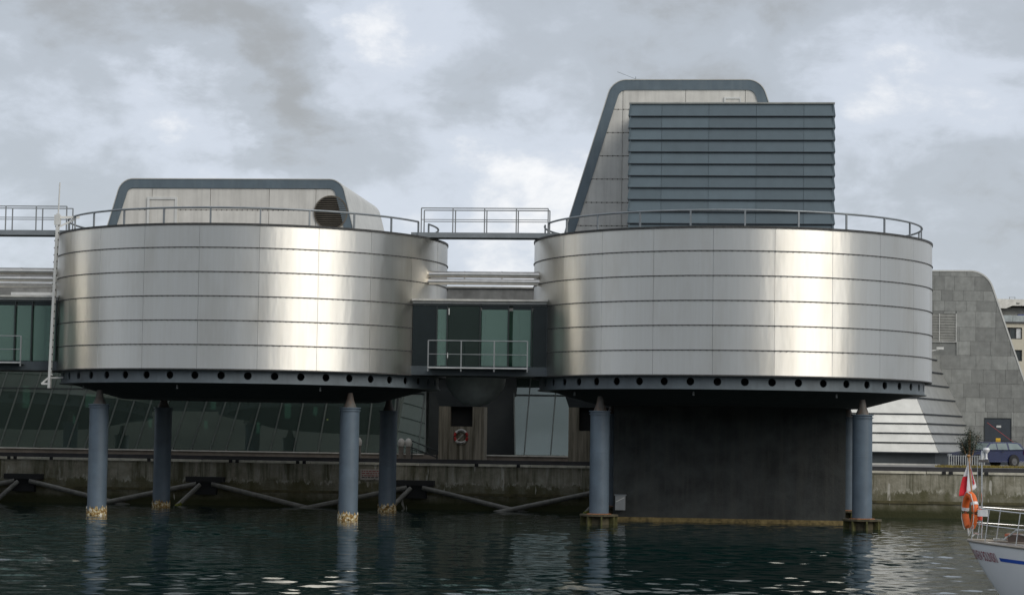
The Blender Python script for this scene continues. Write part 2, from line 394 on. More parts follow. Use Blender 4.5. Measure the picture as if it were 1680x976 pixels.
# ================================================================== DRUMS
RD, ZR, ZB2, ZP, ZBB = 8.0, 11.165, 10.279, 5.683, 5.16
NP = 22; DA = 2*math.pi/NP
rows = [(ZB2, ZR-.02)]+[(ZP+(ZB2-ZP)*k/5, ZP+(ZB2-ZP)*(k+1)/5) for k in range(5)]
def panel_mesh(z0, z1):
    b = MB(); n = 10; g = .0005
    vs_ = []
    for z in (z0+.012, z1-.012):
        for k in range(n+1):
            t = k/n; a = -DA/2+g+(DA-2*g)*t; r = RD+.0035*math.sin(math.pi*t)
            vs_.append((r*math.sin(a), -r*math.cos(a), z))
    m = n+1
    fs_ = [(k, k+1, m+k+1, m+k) for k in range(n)]
    for k in (0, n):        # returned edges, with their own corners
        q = len(vs_); a = -DA/2+g+(DA-2*g)*k/n
        for r, z in ((RD, z0+.012), (RD, z1-.012), (RD-.04, z1-.012), (RD-.04, z0+.012)): vs_.append((r*math.sin(a), -r*math.cos(a), z))
        fs_.append((q, q+1, q+2, q+3))
    b.add(vs_, fs_)
    me = bpy.data.meshes.new('steel_panel'); me.from_pydata(b.v, [], b.f); me.materials.append(STEEL)
    me.polygons.foreach_set('use_smooth', [True]*n+[False]*2); return me
PM = [panel_mesh(rows[0][0], rows[0][1]), panel_mesh(0, (ZB2-ZP)/5)]
def ring_mesh(z, proud, h, clips=True):
    b = MB(); b.lathe([(RD-.05, z-h/2), (RD+proud, z-h/2), (RD+proud, z+h/2), (RD-.05, z+h/2)], 132)
    if clips:
        for k in range(220):
            a = 2*math.pi*k/220
            b.box(-.035, .035, -RD-proud-.008, -RD-proud+.02, z-h*.75, z+h*.5, Matrix.Rotation(a, 4, 'Z'))
    return b.mesh('ledge_band', BAND)
RINGM = [ring_mesh(r[0], .026, .03) for r in (rows[0], rows[2], rows[3], rows[4], rows[5])]
def seg_web():                          # ring beam web with real holes
    b = MB(); n = 48; r = 7.72; zc = ZP-.24; rh = .148; z0, z1 = ZBB+.03, ZP-.02
    for k in range(n):
        ac = 2*math.pi*(k+.5)/n; hw = math.pi/n
        m = 16; inner = []; outer = []
        for j in range(m):
            t = 2*math.pi*j/m; inner.append((rh*math.cos(t), zc+rh*math.sin(t)))
            c, s_ = math.cos(t), math.sin(t); W = hw*r; 
            kx = W/abs(c) if abs(c) > 1e-6 else 9; kz = ((z1-zc) if s_ > 0 else (zc-z0))/abs(s_) if abs(s_) > 1e-6 else 9
            q = min(kx, kz); outer.append((q*c, zc+q*s_))
        cor = [(hw*r, z1), (-hw*r, z1), (-hw*r, z0), (hw*r, z0)]
        def W3(p, rr=r):
            a = ac+p[0]/r; return (rr*math.sin(a), -rr*math.cos(a), p[1])
        vs_ = [W3(p) for p in inner]+[W3(p) for p in outer]+[W3(p, r-.06) for p in inner]+[W3(p) for p in cor]
        fs_ = []
        for j in range(m):
            j2 = (j+1) % m; fs_ += [(j, j2, m+j2, m+j), (j, 2*m+j, 2*m+j2, j2)]
            t0, t1 = 2*math.pi*j/m, 2*math.pi*(j+1)/m
            for ci, c in enumerate(cor):
                ta = math.atan2(c[1]-zc, c[0]) % (2*math.pi)
                if t0 < ta < t1: fs_.append((m+j, m+j2, 3*m+ci))
        b.add(vs_, fs_)
    return b.mesh('beam_web', BEAM)
WEBM = seg_web()
def mk_col(root, x, y, pad):
    b = MB(); b.lathe([(.375, -2.2), (.375, 4.20), (.42, 4.20), (.42, 4.235), (.375, 4.24), (.375, 4.30), (.43, 4.30), (.43, 4.34), (.0, 4.34)], 28, (x, y, 0))
    c = b.build('column', COLP, root, True)
    b = MB(); b.lathe([(.26, 4.34), (.15, 4.62), (.10, 4.9), (0, 4.9)], 16, (x, y, 0)); b.build('bearing_cone', M('bearing_steel', (.10, .095, .085), .7, var=.4, scale=4, streak=.6, dirt=(.16, .06, .02)), c, True)
    for zw in (1.15, 2.75):
        b = MB(); b.lathe([(.374, zw-.012), (.380, zw), (.374, zw+.012)], 28, (x, y, 0)); b.build('weld_seam', COLP, c, True)
    if not pad:
        b = MB(); rnd = random.Random(int(x*7+y)); n = 40
        vs_ = []
        for i, z in enumerate((-.3, .02, .1, .17, .23, .29)):
            for k in range(n):
                a = 2*math.pi*k/n; r = .376+(rnd.uniform(.004, .035) if i < 5 else -.01)
                zz = z+(rnd.uniform(-.16, .14) if i >= 3 else 0)*(1 if i > 3 else .4); vs_.append((x+r*math.cos(a), y+r*math.sin(a), zz))
        fs_ = [(i*n+k, i*n+(k+1) % n, (i+1)*n+(k+1) % n, (i+1)*n+k) for i in range(5) for k in range(n)]
        b.add(vs_, fs_); b.build('barnacle_crust', BARN, c)
    else:
        b = MB(); b.lathe([(.0, .40), (.74, .40), (.74, .33), (.5, .30), (.5, -2), (0, -2)], 20, (x, y, 0)); p = b.build('footing', M('weedy_footing', (.07, .06, .035), .95, var=.5, scale=4), c)
        b = MB(); b.lathe([(0, .43), (.45, .43), (.5, .401), (.0, .401)], 20, (x, y, 0)); b.build('rust_collar', RUST, c)
        for k in range(8):
            a = k*math.pi/4+.2
            MB().box(-.03, .03, -.72, -.45, -.4, .33, Matrix.Translation((x, y, 0)) @ Matrix.Rotation(a, 4, 'Z')).build('footing_rib', M('weed_green', (.07, .068, .022), .95, var=.5, scale=6), c)
    return c
def make_drum(u, label, pads, gaps, detail=True, group='steel drums over the water', seam0=0.):
    root = thing('exhibition_drum', label, 'drum building', B(u, 0), PHI, group)
    b = MB(); b.lathe([(RD-.05, ZP), (RD-.05, ZR-.06), (0, ZR-.06)], 88); b.build('drum_core', DARKCORE, root, True)
    for i, (z0, z1) in enumerate(rows):
        for k in range(NP):
            inst(PM[0] if i == 0 else PM[1], 'steel_panel', root, (0, 0, 0 if i == 0 else z0), DA*k+seam0)
    for rm in RINGM: inst(rm, 'ledge_band', root)
    b = MB(); b.lathe([(RD-.12, ZR-.05), (RD+.03, ZR-.05), (RD+.035, ZR+.035), (RD-.12, ZR+.035), (RD-.12, ZR-.05)], 132); b.build('roof_rim', BAND, root)
    b = MB(); b.lathe([(RD-.1, ZP-.035), (RD+.02, ZP-.035), (RD+.02, ZP+.01), (RD-.1, ZP+.01)], 132); b.build('bottom_rim', BAND, root)
    for k in range(NP):
        a = DA*(k+.5)+seam0
        if k % 3 == 1: inst(SEAM, 'seam_strip', root, rz=a)
    b = MB(); b.lathe([(RD-.14, ZR-.02), (0, ZR-.02)], 66); b.build('roof_deck', ROOFM, root)
    w = inst(WEBM, 'ring_beam', root)
    b = MB(); b.lathe([(7.3, ZBB), (7.80, ZBB), (7.80, ZBB+.034), (7.715, ZBB+.035)], 96); b.build('bottom_flange', BEAM, w, True)
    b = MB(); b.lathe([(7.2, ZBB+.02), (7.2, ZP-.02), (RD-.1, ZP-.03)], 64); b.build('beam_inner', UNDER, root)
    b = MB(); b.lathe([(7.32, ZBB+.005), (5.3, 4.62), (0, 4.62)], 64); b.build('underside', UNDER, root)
    for i, (sx, sy) in enumerate(((-1, -1), (1, -1), (-1, 1), (1, 1))):
        mk_col(root, 4.98*sx, 4.92*sy, pads)
    for k, a in enumerate((-1.05, -.2, .6)):
        b = MB(); b.tube([(7.0*math.sin(a), -7.0*math.cos(a), ZBB+.1), (7.0*math.sin(a), -7.0*math.cos(a), ZBB-.22)], [.02, .045], 8); b.build('drain_spout', LRAIL, root)
    # railing
    rr, zt = 7.6, ZR+.66; segs = []
    for a0, a1 in gaps:
        n = max(4, int((a1-a0)/R(2.5))); segs.append([(rr*math.sin(a0+(a1-a0)*k/n), -rr*math.cos(a0+(a1-a0)*k/n), zt) for k in range(n+1)])
    b = MB()
    for s_ in segs: b.tube(s_, .04, 8)
    rail = b.build('top_rail', RAIL, root, True)
    pm = MB().box(-.03, .03, -rr-.03, -rr+.03, ZR-.02, zt).mesh('rail_post', RAIL)
    for a0, a1 in gaps:
        n = max(1, round((a1-a0)/R(15)))
        for k in range(n+1): inst(pm, 'rail_post', rail, rz=a0+(a1-a0)*k/n)
    return root
SEAM = MB().box(-.008, .008, -RD-.004, -RD+.01, ZP+.02, ZR-.05).mesh('seam_strip', M('seam_steel', (.5, .5, .48), .6, .0, var=.15))
GL, GR = R(72), R(78)
half = lambda a: a
dl = make_drum(-9.842, 'large brushed steel drum with low grey roof house, standing in water on bare blue columns', False,
               [(R(-72), R(71)), (R(79), R(360-79))], seam0=R(5.5))
dr = make_drum(9.842, 'large brushed steel drum under tall tapered tower, straddling dark concrete base block', True,
               [(R(-73), R(287-7-1))], seam0=R(3.2))
d3 = make_drum(-29.53, 'brushed steel drum beyond the left glazed passage, mirrored in its neighbour', False, [(R(-281), R(71))], seam0=R(2))

# ---- dark concrete base under the right drum
cb = thing('concrete_block', 'dark concrete block between drum underside and water, behind two footed columns', 'concrete block', B(9.842, 0), PHI)
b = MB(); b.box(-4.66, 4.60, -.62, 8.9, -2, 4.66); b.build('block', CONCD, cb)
b = MB(); b.box(-4.75, 4.64, -.78, -.63, -2, .16); b.build('tide_ledge', M('weed_ledge', (.16, .12, .05), .95, var=.6, scale=5), cb)
ib = thing('junction_box', 'small grey metal box fixed beside footed column at concrete block corner', 'box', B(9.842-4.35, -.95, .42), PHI)
MB().box(-.2, .2, -.14, .14, .02, .6).build('cabinet', LRAIL, ib)
MB().box(-.24, .24, -.18, .16, .605, .64).build('lid', RAIL, ib)
MB().bar((-.17, -.15, .35), (.16, -.15, .52), .03).build('latch_bar', WHITEM, ib)

# ================================================================== ROOF BUILDINGS
def slab_house(name, label, cat, u, v0, v1, base_l, base_r, top_l, top_r, zb, zt, rad, rowsz, colsx, trimw=.36):
    root = thing(name, label, cat, B(u, 0), PHI)
    pts = [(base_l, zb)]+rounded((base_l, zb), (top_l, zt), (top_r, zt), rad)+rounded((top_l, zt), (top_r, zt), (base_r, zb), rad)+[(base_r, zb)]
    b = MB(); b.prism(pts, v0+.05, v1); body = b.build('house_body', CLADS, root, True)
    inner = offset_open(pts, trimw); inner[0] = (inner[0][0], zb); inner[-1] = (inner[-1][0], zb)
    n = len(pts); b = MB()
    vs_ = [(x, v0-.04, z) for x, z in pts]+[(x, v0-.04, z) for x, z in inner]+[(x, v0+.1, z) for x, z in pts]+[(x, v0+.1, z) for x, z in inner]
    fs_ = []
    for i in range(n-1): fs_ += [(i, i+1, n+i+1, n+i), (i, 2*n+i, 2*n+i+1, i+1), (n+i, n+i+1, 3*n+i+1, 3*n+i)]
    b.add(vs_, fs_); b.build('edge_trim', TRIM, root)
    # pale roof flashing along the outline
    out2 = offset_open(pts, -.035); b = MB()
    vs_ = [(x, v0-.06, z) for x, z in out2]+[(x, v0-.06, z) for x, z in pts]+[(x, v1+.02, z) for x, z in out2]+[(x, v1+.02, z) for x, z in pts]
    fs_ = []
    for i in range(n-1): fs_ += [(i, i+1, n+i+1, n+i), (i, 2*n+i, 2*n+i+1, i+1), (2*n+i, 3*n+i, 3*n+i+1, 2*n+i+1)]
    b.add(vs_, fs_); b.build('roof_flashing', M('pale_flashing', (.5, .5, .47), .5, var=.1), root, True)
    outl = inner[::-1]
    for z0, z1 in zip(rowsz[:-1], rowsz[1:]):
        for x0, x1 in zip(colsx[:-1], colsx[1:]):
            g = .012; p = clip([(x0+g, z0+g), (x1-g, z0+g), (x1-g, z1-g), (x0+g, z1-g)], outl)
            if len(p) > 2 and area(p) > .004: MB().prism(p, v0, v0+.045).build('cladding_panel', CLAD, root)
    # bolt heads along the joints
    b = MB()
    for z in rowsz[1:-1]:
        x = colsx[0]
        while x < colsx[-1]:
            if len(clip([(x, z), (x+.03, z), (x+.03, z+.03), (x, z+.03)], outl)) > 2: b.box(x, x+.04, v0-.012, v0+.01, z-.025, z+.02)
            x += .21
    b.build('bolt_row', M('bolt_dark', (.12, .11, .095), .7), root, kind='stuff')
    return root, outl
# left: long low house
zt = 13.44
hl, _ = slab_house('roof_house', 'long low grey roof house with round louvred vent and slate blue edging', 'roof house', -9.842, -3., 6.,
   -5.50, 4.72, -4.85, 4.12, ZR-.03, zt, .62, [ZR, 12.21, 13.08, 13.5], [-6, -3.6, -1.2, 1.2, 3.1, 6])
b = MB()
for x0, x1, z0, z1 in ((-3.78, -3.68, 11.2, 12.62), (-2.64, -2.54, 11.2, 12.62), (-3.78, -2.54, 12.62, 12.72)): b.box(x0, x1, -3.06, -2.985, z0, z1)
dd = b.build('door_frame', WHITEM, hl)
MB().box(-3.675, -2.645, -3.025, -2.99, 11.2, 12.615).build('door_leaf', CLAD, dd)
vc = (3.72, 12.12); vr = .64
b = MB(); nn = 32
vs_ = [(vc[0]+r*math.cos(2*math.pi*k/nn), y, vc[1]+r*math.sin(2*math.pi*k/nn)) for r, y in ((vr, -3.05), (vr+.05, -3.05), (vr+.05, -2.98), (vr, -2.98)) for k in range(nn)]
b.add(vs_, [(i*nn+k, i*nn+(k+1) % nn, ((i+1) % 4)*nn+(k+1) % nn, ((i+1) % 4)*nn+k) for i in range(4) for k in range(nn)])
vf = b.build('round_vent', M('vent_bronze', (.15, .13, .10), .5, .4, var=.2), hl)
b = MB(); b.prism([(vc[0]+vr*math.cos(2*math.pi*k/nn), vc[1]+vr*math.sin(2*math.pi*k/nn)) for k in range(nn)], -3.012, -2.995); b.build('vent_backing', BLACK, vf)
for k in range(15):
    z = vc[1]-vr+vr*2*(k+.5)/15; hw = math.sqrt(max(0, vr*vr-(z-vc[1])**2))-.01
    if hw > .05: MB().box(-hw, hw, -.035, .0, -.012, .02, Matrix.Translation((vc[0], -3.013, z)) @ Matrix.Rotation(.5, 4, 'X')).build('vent_slat', M('vent_bronze', (.15, .13, .10)), vf)
# right: tall tapered tower
tw, _ = slab_house('roof_tower', 'tall tapered grey tower with slate blue edging behind blue boarded box', 'tower', 9.842, -.9, 5.2,
   -6.85, 3.35, -4.86, 1.12, ZR-.03, 17.79, .75, [ZR]+[11.86+.948*k for k in range(7)]+[17.9], [-8, -4.44, -1.9, .5, 3.6], trimw=.4)
b = MB()
for x0, x1, z0, z1 in ((-.35, -.28, 16.4, 17.02), (.27, .34, 16.4, 17.02), (-.35, .34, 17.02, 17.1)): b.box(x0, x1, -.96, -.87, z0, z1)
hf = b.build('hatch_frame', WHITEM, tw); MB().box(-.275, .265, -.93, -.885, 16.4, 17.015).build('hatch_door', CLAD, hf)
an = thing('roof_aerial', 'thin wire aerial on top of tapered tower', 'aerial', B(9.842-3.95, -.4, 17.8), PHI)
MB().tube([(0, 0, 0), (0, 0, .22)], .015, 6).build('mast', RAIL, an)
MB().tube([(-.75, 0, .42), (.0, 0, .12), (.9, 0, .1)], .008, 5).build('wire', RAIL, an)
# blue boarded box
bb = thing('boarded_box', 'dark blue box clad in overlapping horizontal boards in front of tapered tower', 'plant box', B(9.842, 0), PHI)
x0, x1, yf, yb, zt = -3.99, 3.87, -4.5, -.98, 16.30
MB().box(x0+.06, x1-.06, yf+.07, yb, ZR-.02, zt-.03).build('box_core', TRIM, bb)
MB().box(x0-.03, x1+.03, yf-.03, yb, zt-.028, zt+.03).build('roof_cap', M('cap_pale', (.3, .31, .29), .6), bb)
nb = 11; hb = (zt-.03-ZR)/nb; seams = [x0, -2.75, -.93, .9, 2.72, x1]
def board(xa, xb, h):
    return MB().add([(xa, -.075, 0), (xb, -.075, 0), (xb, 0, h), (xa, 0, h), (xa, .03, 0), (xb, .03, 0), (xb, .03, h), (xa, .03, h)],
                    [(0, 1, 2, 3), (4, 7, 6, 5), (0, 4, 5, 1), (3, 2, 6, 7), (0, 3, 7, 4), (1, 5, 6, 2)])
BLB = M('blue_boards', (.098, .135, .156), .5, var=.06, scale=2., streak=.12, dirt=(.07, .09, .105), rnd=.13)
LIP_SHADE = M('board_shadow_lip', (.03, .037, .045), .8)  # dark strip under each board, coloured as the shade of the overlap
for i in range(nb):
    z = zt-.03-hb*(i+1)
    for xa, xb in zip(seams[:-1], seams[1:]):
        inst(board(xa+.006, xb-.006, hb).mesh('board', BLB), 'board', bb, (0, yf+.04, z))
    MB().box(x0-.045, x1+.045, yf-.045, yf+.02, z-.030, z-.003).build('board_shade_strip', LIP_SHADE, bb)
    for sx, xx in ((-1, x0), (1, x1)):
        MB().add([(xx+sx*.06, yf-.02, z), (xx, yf-.02, z+hb), (xx, yb, z+hb), (xx+sx*.06, yb, z), (xx-sx*.05, yf-.02, z), (xx-sx*.05, yf-.02, z+hb), (xx-sx*.05, yb, z+hb), (xx-sx*.05, yb, z)],
                 [(0, 1, 2, 3), (4, 7, 6, 5), (0, 4, 5, 1), (1, 5, 6, 2), (3, 2, 6, 7), (0, 3, 7, 4)]).build('side_board', BLB, bb)

# ================================================================== LINKS BETWEEN THE DRUMS
def footbridge(uc, label):
    t = thing('footbridge', label, 'footbridge', B(uc, -2., ZR+.04), PHI, 'footbridges between drum roofs')
    L = 2.95
    d = MB().box(-L, L, -.42, .42, .06, .15).build('deck', M('deck_steel', (.09, .10, .11), .6), t)
    for y in (-.44, .44): MB().box(-L, L, y-.025, y+.025, .0, .2).build('edge_beam', RAIL, t)
    for y in (-.42, .42):
        b = MB()
        b.tube([(-2.55, y, 1.18), (2.55, y, 1.18)], .024, 6); r = b.build('hand_rail', LRAIL, t)
        MB().tube([(-2.55, y, .72), (2.55, y, .72)], .017, 6).build('knee_rail', LRAIL, r)
        pm = MB().box(-.022, .022, -.022, .022, 0, 1.18).mesh('rail_post', LRAIL)
        for k in range(5): inst(pm, 'rail_post', r, (-2.55+5.1*k/4, y, 0))
    return t
footbridge(0, 'railed footbridge joining the two drum roofs above the silver pipes')
footbridge(-19.684, 'railed footbridge running to the drum with the low roof house, past white mast')
def pipes(uc, lst, which):
    for (y, z, r), lab in zip(lst, which):
        t = thing('service_pipe', lab, 'pipe', B(uc, y, z), PHI, 'silver service pipes')
        p = MB().tube([(-2.45, 0, 0), (2.45, 0, 0)], r, 16).build('pipe_run', PIPE, t, True)
        for x in (-2.2, -.8, .7, 2.12): MB().tube([(x, 0, 0), (x+.05, 0, 0)], r+.012, 16).build('pipe_collar', PIPE, t, True)
pipes(0, [(-2.3, 9.73, .13), (-2.36, 9.44, .125)], ['upper of two silver pipes between the two drums above glazed passage', 'lower of two silver pipes between the two drums above glazed passage'])
pipes(-19.684, [(-2.35, 9.72, .15), (-2.6, 9.40, .13), (-2.0, 9.5, .1), (-2.3, 9.14, .09)], ['thick upper silver pipe beside white mast', 'second bright silver pipe beside white mast', 'slim shaded pipe between brighter ones beside white mast', 'thin lowest pipe over left glazed passage by white mast'])
def passage(uc, label, scheme, rail):
    t = thing('glazed_passage', label, 'passage', B(uc, 0), PHI, 'glazed passages between drums')
    uL, uR = -2.68, 2.66; yF, yB = -3.55, -.9; z0, z1 = 6.03, 8.47
    MB().box(uL+.02, uR-.02, yF+.03, yB, z1+.02, z1+.12).build('roof', WHITEM, t)
    MB().box(uL-.02, uR+.04, yF-.12, yF+.12, z1+.125, z1+.2).build('roof_edge', M('pale_eaves', (.52, .51, .47), .6, streak=.3), t)
    fl = MB().box(uL+.1, uR-.1, yF+.05, yB, z0-.36, z0-.02).build('floor', FRAME, t)
    MB().box(uL-.05, uR+.05, yF-.03, yF+.04, z0-.36, z0).build('floor_beam', M('floor_beam_blue', (.045, .058, .065), .6, var=.2), t)
    MB().box(uL, uR, yF-.02, yF+.05, z1-.05, z1+.03).build('head_rail', FRAME, t)
    for a, c, kind in scheme:
        if kind == 'd': MB().box(a+.02, c-.02, yF, yF+.04, z0+.01, z1-.06).build('solid_panel', M('dark_panel', (.012, .018, .019), .25, var=.15, spec=.35), t)
        else:
            MB().box(a+.03, c-.03, yF+.01, yF+.025, z0+.02, z1-.2 if kind == 'g' else z1-.07).build('pane', GLASSP if kind == 'g' else GLASSD, t)
            if kind == 'g': MB().box(a+.03, c-.03, yF, yF+.04, z1-.2, z1-.06).build('transom_panel', M('dark_panel', (.02, .03, .03)), t)
        MB().box(c-.022, c+.022, yF-.03, yF+.06, z0, z1-.052).build('mullion', FRAME, t)
    # far side glazing
    MB().box(uL+.5, uR-.5, yB-.03, yB, z0+.02, z1-.1).build('rear_pane', GLASSP, t)
    for x in (-1.4, -.1, 1.3): MB().box(x, x+.06, yB-.1, yB-.035, z0, z1).build('rear_mullion', FRAME, t)
    # maintenance rail in front
    if rail:
        ra, rb = rail
        r = MB().tube([(ra, yF-.55, z0+.98), (rb, yF-.55, z0+.98)], .022, 6).build('maintenance_rail', LRAIL, t)
        MB().tube([(ra, yF-.55, z0+.45), (rb, yF-.55, z0+.45)], .015, 6).build('knee_rail', LRAIL, r)
        MB().box(ra, rb, yF-.6, yF-.5, z0-.10, z0-.055).build('toe_rail', M('bright_rail', (.6, .6, .58), .4, .5), r)
        MB().box(ra, rb, yF-.5, yF-.03, z0-.12, z0-.10).build('walkway_grate', RAIL, r)
        n = 3
        for k in range(n+1): MB().box(ra+(rb-ra)*k/n-.022, ra+(rb-ra)*k/n+.022, yF-.57, yF-.53, z0-.22, z0+.98).build('rail_post', LRAIL, r)
    return t
P1 = passage(0, 'dark glazed passage hung between the two drums under pipes', [(-2.68, -1.70, 'd'), (-1.70, -1.28, 'g'), (-1.26, .02, 'k'), (.05, 1.14, 'g'), (1.28, 2.05, 'g'), (2.08, 2.66, 'd')], (-1.95, 1.95))
MB().box(-1.23, -1.20, -3.62, -3.59, 8.05, 8.3).build('lamp_strip', M('white_tab', (.75, .75, .73)), P1)
MB().box(-1.26, -1.23, -3.62, -3.59, 6.35, 6.55).build('lamp_strip', M('white_tab', (.75, .75, .73)), P1)
P2 = passage(-19.684, 'green glazed passage with maintenance rail, behind the white mast', [(-2.68, -1.9, 'd'), (-1.9, -.9, 'g'), (-.9, .1, 'g'), (.1, .9, 'g'), (.95, 1.6, 'g'), (1.65, 2.6, 'g')], (-2.6, 1.35))
# bowl under the passage
b = MB(); b.lathe([(1.25, 5.66), (1.2, 5.35), (.95, 4.95), (.5, 4.6), (0, 4.5)], 28, (-.55, .2, 0)); b.build('curved_soffit', M('soffit_grey', (.30, .31, .30), .7), P1, True)

# ---- white perforated mast beside the left drum
mt = thing('perforated_mast', 'slightly leaning white perforated mast fixed to the edge of steel drum', 'mast', B(-16.97, -4.2, 0), PHI)
def mu(z): return -.12+(z-4.95)*.024        # lean
b = MB(); b.bar((mu(4.95), 0, 4.95), (mu(11.9), 0, 11.9), .19, .10); mp_ = b.build('mast_plate', WHITEM, mt)
MB().tube([(mu(11.9), 0, 11.9), (mu(13.15), 0, 13.15)], .03, 8).build('tip_rod', WHITEM, mt)
for k in range(22):
    z = 5.4+k*.285
    for s_, dz in ((-.06, 0), (.055, .035)):
        MB().box(mu(z)+s_-.03, mu(z)+s_+.03, -.062, -.035, z+dz-.025, z+dz+.025).build('peg_hole', BLACK, mp_)
b = MB(); b.bar((mu(11.75), 0, 11.75), (mu(11.75)+.75, .4, 11.80), .1); b.bar((mu(11.35), 0, 11.35), (mu(11.75)+.6, .35, 11.72), .07); b.box(mu(11.5)-.12, mu(11.5)+.1, -.1, .1, 11.45, 11.85); b.build('top_bracket', WHITEM, mt)
b = MB(); b.bar((mu(5.3)+.1, 0, 5.5), (mu(5.3)-.3, -.1, 5.12), .07); b.bar((mu(5.1)-.3, -.1, 5.12), (mu(5.1)+.05, 0, 5.12), .07); b.bar((mu(5.3), 0, 5.36), (mu(5.3)+.45, .3, 5.38), .06); b.build('bottom_bracket', WHITEM, mt)
for k, (a, r) in enumerate(((-78, .05), (-75.3, .055))):
    x, y = -9.842+(RD+.07)*math.sin(R(a)), -(RD+.07)*math.cos(R(a))
    dp = thing('downpipe', ('slim steel downpipe on drum edge, right against perforated mast', 'slightly thicker steel downpipe on drum edge, second from perforated mast')[k], 'downpipe', B(x, y), PHI, 'downpipes by the mast')
    MB().tube([(0, 0, 5.62), (0, 0, 9.3)], r, 10).build('pipe_run', PIPE, dp, True)
    for z in (6.2, 8.2): MB().tube([(0, 0, z), (0, 0, z+.06)], r+.015, 10).build('pipe_clip', RAIL, dp)

# ================================================================== MUSEUM FACADE BEHIND
mb = thing('museum_building', 'long museum hall with slanting dark green glass facade behind the drums', 'building', B(0, 14.), PHI)
T1, T2 = math.tan(R(2.)), math.tan(R(18)); TILT = T1; ZS, ZTR, ZT = 2.42, 5.28, 6.5
def fx(px):      # pixel column in the picture -> u on the facade base (measured spacing, real metres)
    return (px-1187)*.02913+9.55
cols_ = [(-205.0+29*k, .305) for k in range(0, 11)]
cols_ = []
x = -210.
while x < 360: cols_.append((x, .30)); x += 28.9 if x < 250 else 32
for q in ((374.5, .275), (410.7, .25), (449, .22), (487.8, .177), (528.4, .154), (568, .125), (608, .09), (650, .055), (693, .06), (705, -.05)): cols_.append(q)
cols2 = [(852, -.06), (867, .043), (910, .043), (953, .043), (996, .043)]
def facade_pt(px, lean, z, T=None):
    u = fx(px); y = (z-ZS)*(T1 if T is None else T)
    return (u+(lean*(z-ZS))*1.0, y, z)
def facade(cl, T):
    for (a, la), (c, lc) in zip(cl[:-1], cl[1:]):
        for z0, z1 in ((ZS+.03, ZTR-.03), (ZTR+.03, ZT)):
            q = [Vector(facade_pt(a, la, z0, T)), Vector(facade_pt(c, lc, z0, T)), Vector(facade_pt(c, lc, z1, T)), Vector(facade_pt(a, la, z1, T))]
            n = Vector((0, .02, 0))
            MB().add(q+[p+n for p in q], [(0, 1, 2, 3), (7, 6, 5, 4), (0, 4, 5, 1), (1, 5, 6, 2), (2, 6, 7, 3), (3, 7, 4, 0)]).build('pane', GLASS, mb)
    for a, la in cl:
        p, q = Vector(facade_pt(a, la, ZS, T)), Vector(facade_pt(a, la, ZT, T))
        MB().bar(p+Vector((0, -.02, 0)), q+Vector((0, -.02, 0)), .05, .07).build('mullion', M('facade_mullion', (.075, .09, .083), .5), mb)
    p, q = Vector(facade_pt(*cl[0], ZTR, T)), Vector(facade_pt(*cl[-1], ZTR, T))
    MB().bar(p+Vector((0, -.02, 0)), q+Vector((0, -.02, 0)), .06).build('transom', FRAME, mb)
facade(cols_[:-2], T1); facade(cols_[-3:], T2); facade(cols2, T2)
MB().add([facade_pt(650, .055, ZS, T1), facade_pt(650, .055, ZT, T1), facade_pt(650, .055, ZT, T2), facade_pt(654, .055, ZS, T1), facade_pt(654, .055, ZT, T1), facade_pt(654, .055, ZT, T2)],
         [(0, 1, 2), (3, 5, 4), (0, 3, 4, 1), (1, 4, 5, 2), (2, 5, 3, 0)]).build('corner_cheek', FRAME, mb)

uA, uM, uN, uE = fx(-210), fx(703), fx(852), fx(1000)
MB().box(uA, uE, -.06, .3, QZ+.01, ZS-.05).build('plinth', M('plinth_brown', (.14, .12, .10), .9, var=.25), mb)
MB().box(uA, uM, -.12, .05, ZS-.048, ZS).build('sill', M('pale_sill', (.45, .44, .40), .7), mb)
MB().box(fx(795), uE, -.12, .05, ZS-.048, ZS).build('sill', M('pale_sill', (.45, .44, .40), .7), mb)
# entrance recess and interior
INT = M('dim_interior', (.24, .27, .25), .9)
MB().box(fx(706), fx(850), .9, 1.0, QZ, ZT).build('entrance_shade_panel', M('entrance_dark', (.022, .026, .026), .6), mb)  # dark panel, shade of the entrance void put into its colour
MB().box(uA, uE, 1., 9., QZ+.02, QZ+.08).build('floor', INT, mb)
MB().box(uA, uE, 9.0, 9.2, QZ, ZT+2).build('rear_wall', INT, mb)
for k in range(14):
    x = uA+2+k*2.35
    MB().box(x, x+.25, 3.2, 3.5, QZ+.08, ZT).build('interior_column', M('interior_column_paint', (.10, .11, .10)), mb)
for k, (px, z, w_, h_, c) in enumerate(((40, 3.3, .5, 1.0, (.05, .07, .16)), (190, 3.4, .6, .8, (.06, .07, .15)), (250, 4.0, .5, .5, (.2, .05, .03)), (345, 3.8, .35, .3, (.05, .16, .06)), (360, 3.75, .3, .25, (.3, .07, .05)), (435, 3.9, .5, 1.3, (.22, .06, .03)), (445, 3.3, .5, .8, (.04, .05, .14)), (510, 3.9, .4, .6, (.25, .07, .04)), (880, 4.3, .7, .35, (.4, .07, .05)))):
    MB().box(fx(px)-w_/2, fx(px)+w_/2, 2.2, 2.5, z-h_/2, z+h_/2).build('exhibit', M('exhibit_%d' % k, c, .6), mb)
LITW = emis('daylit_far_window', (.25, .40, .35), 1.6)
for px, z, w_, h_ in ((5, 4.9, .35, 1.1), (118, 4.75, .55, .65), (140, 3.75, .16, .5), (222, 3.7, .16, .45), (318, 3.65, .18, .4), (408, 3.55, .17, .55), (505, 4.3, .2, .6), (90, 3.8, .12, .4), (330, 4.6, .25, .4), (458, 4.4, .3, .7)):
    MB().box(fx(px)-w_/2, fx(px)+w_/2, 2.7, 2.72, z-h_/2, z+h_/2).build('daylit_opening', LITW, mb)
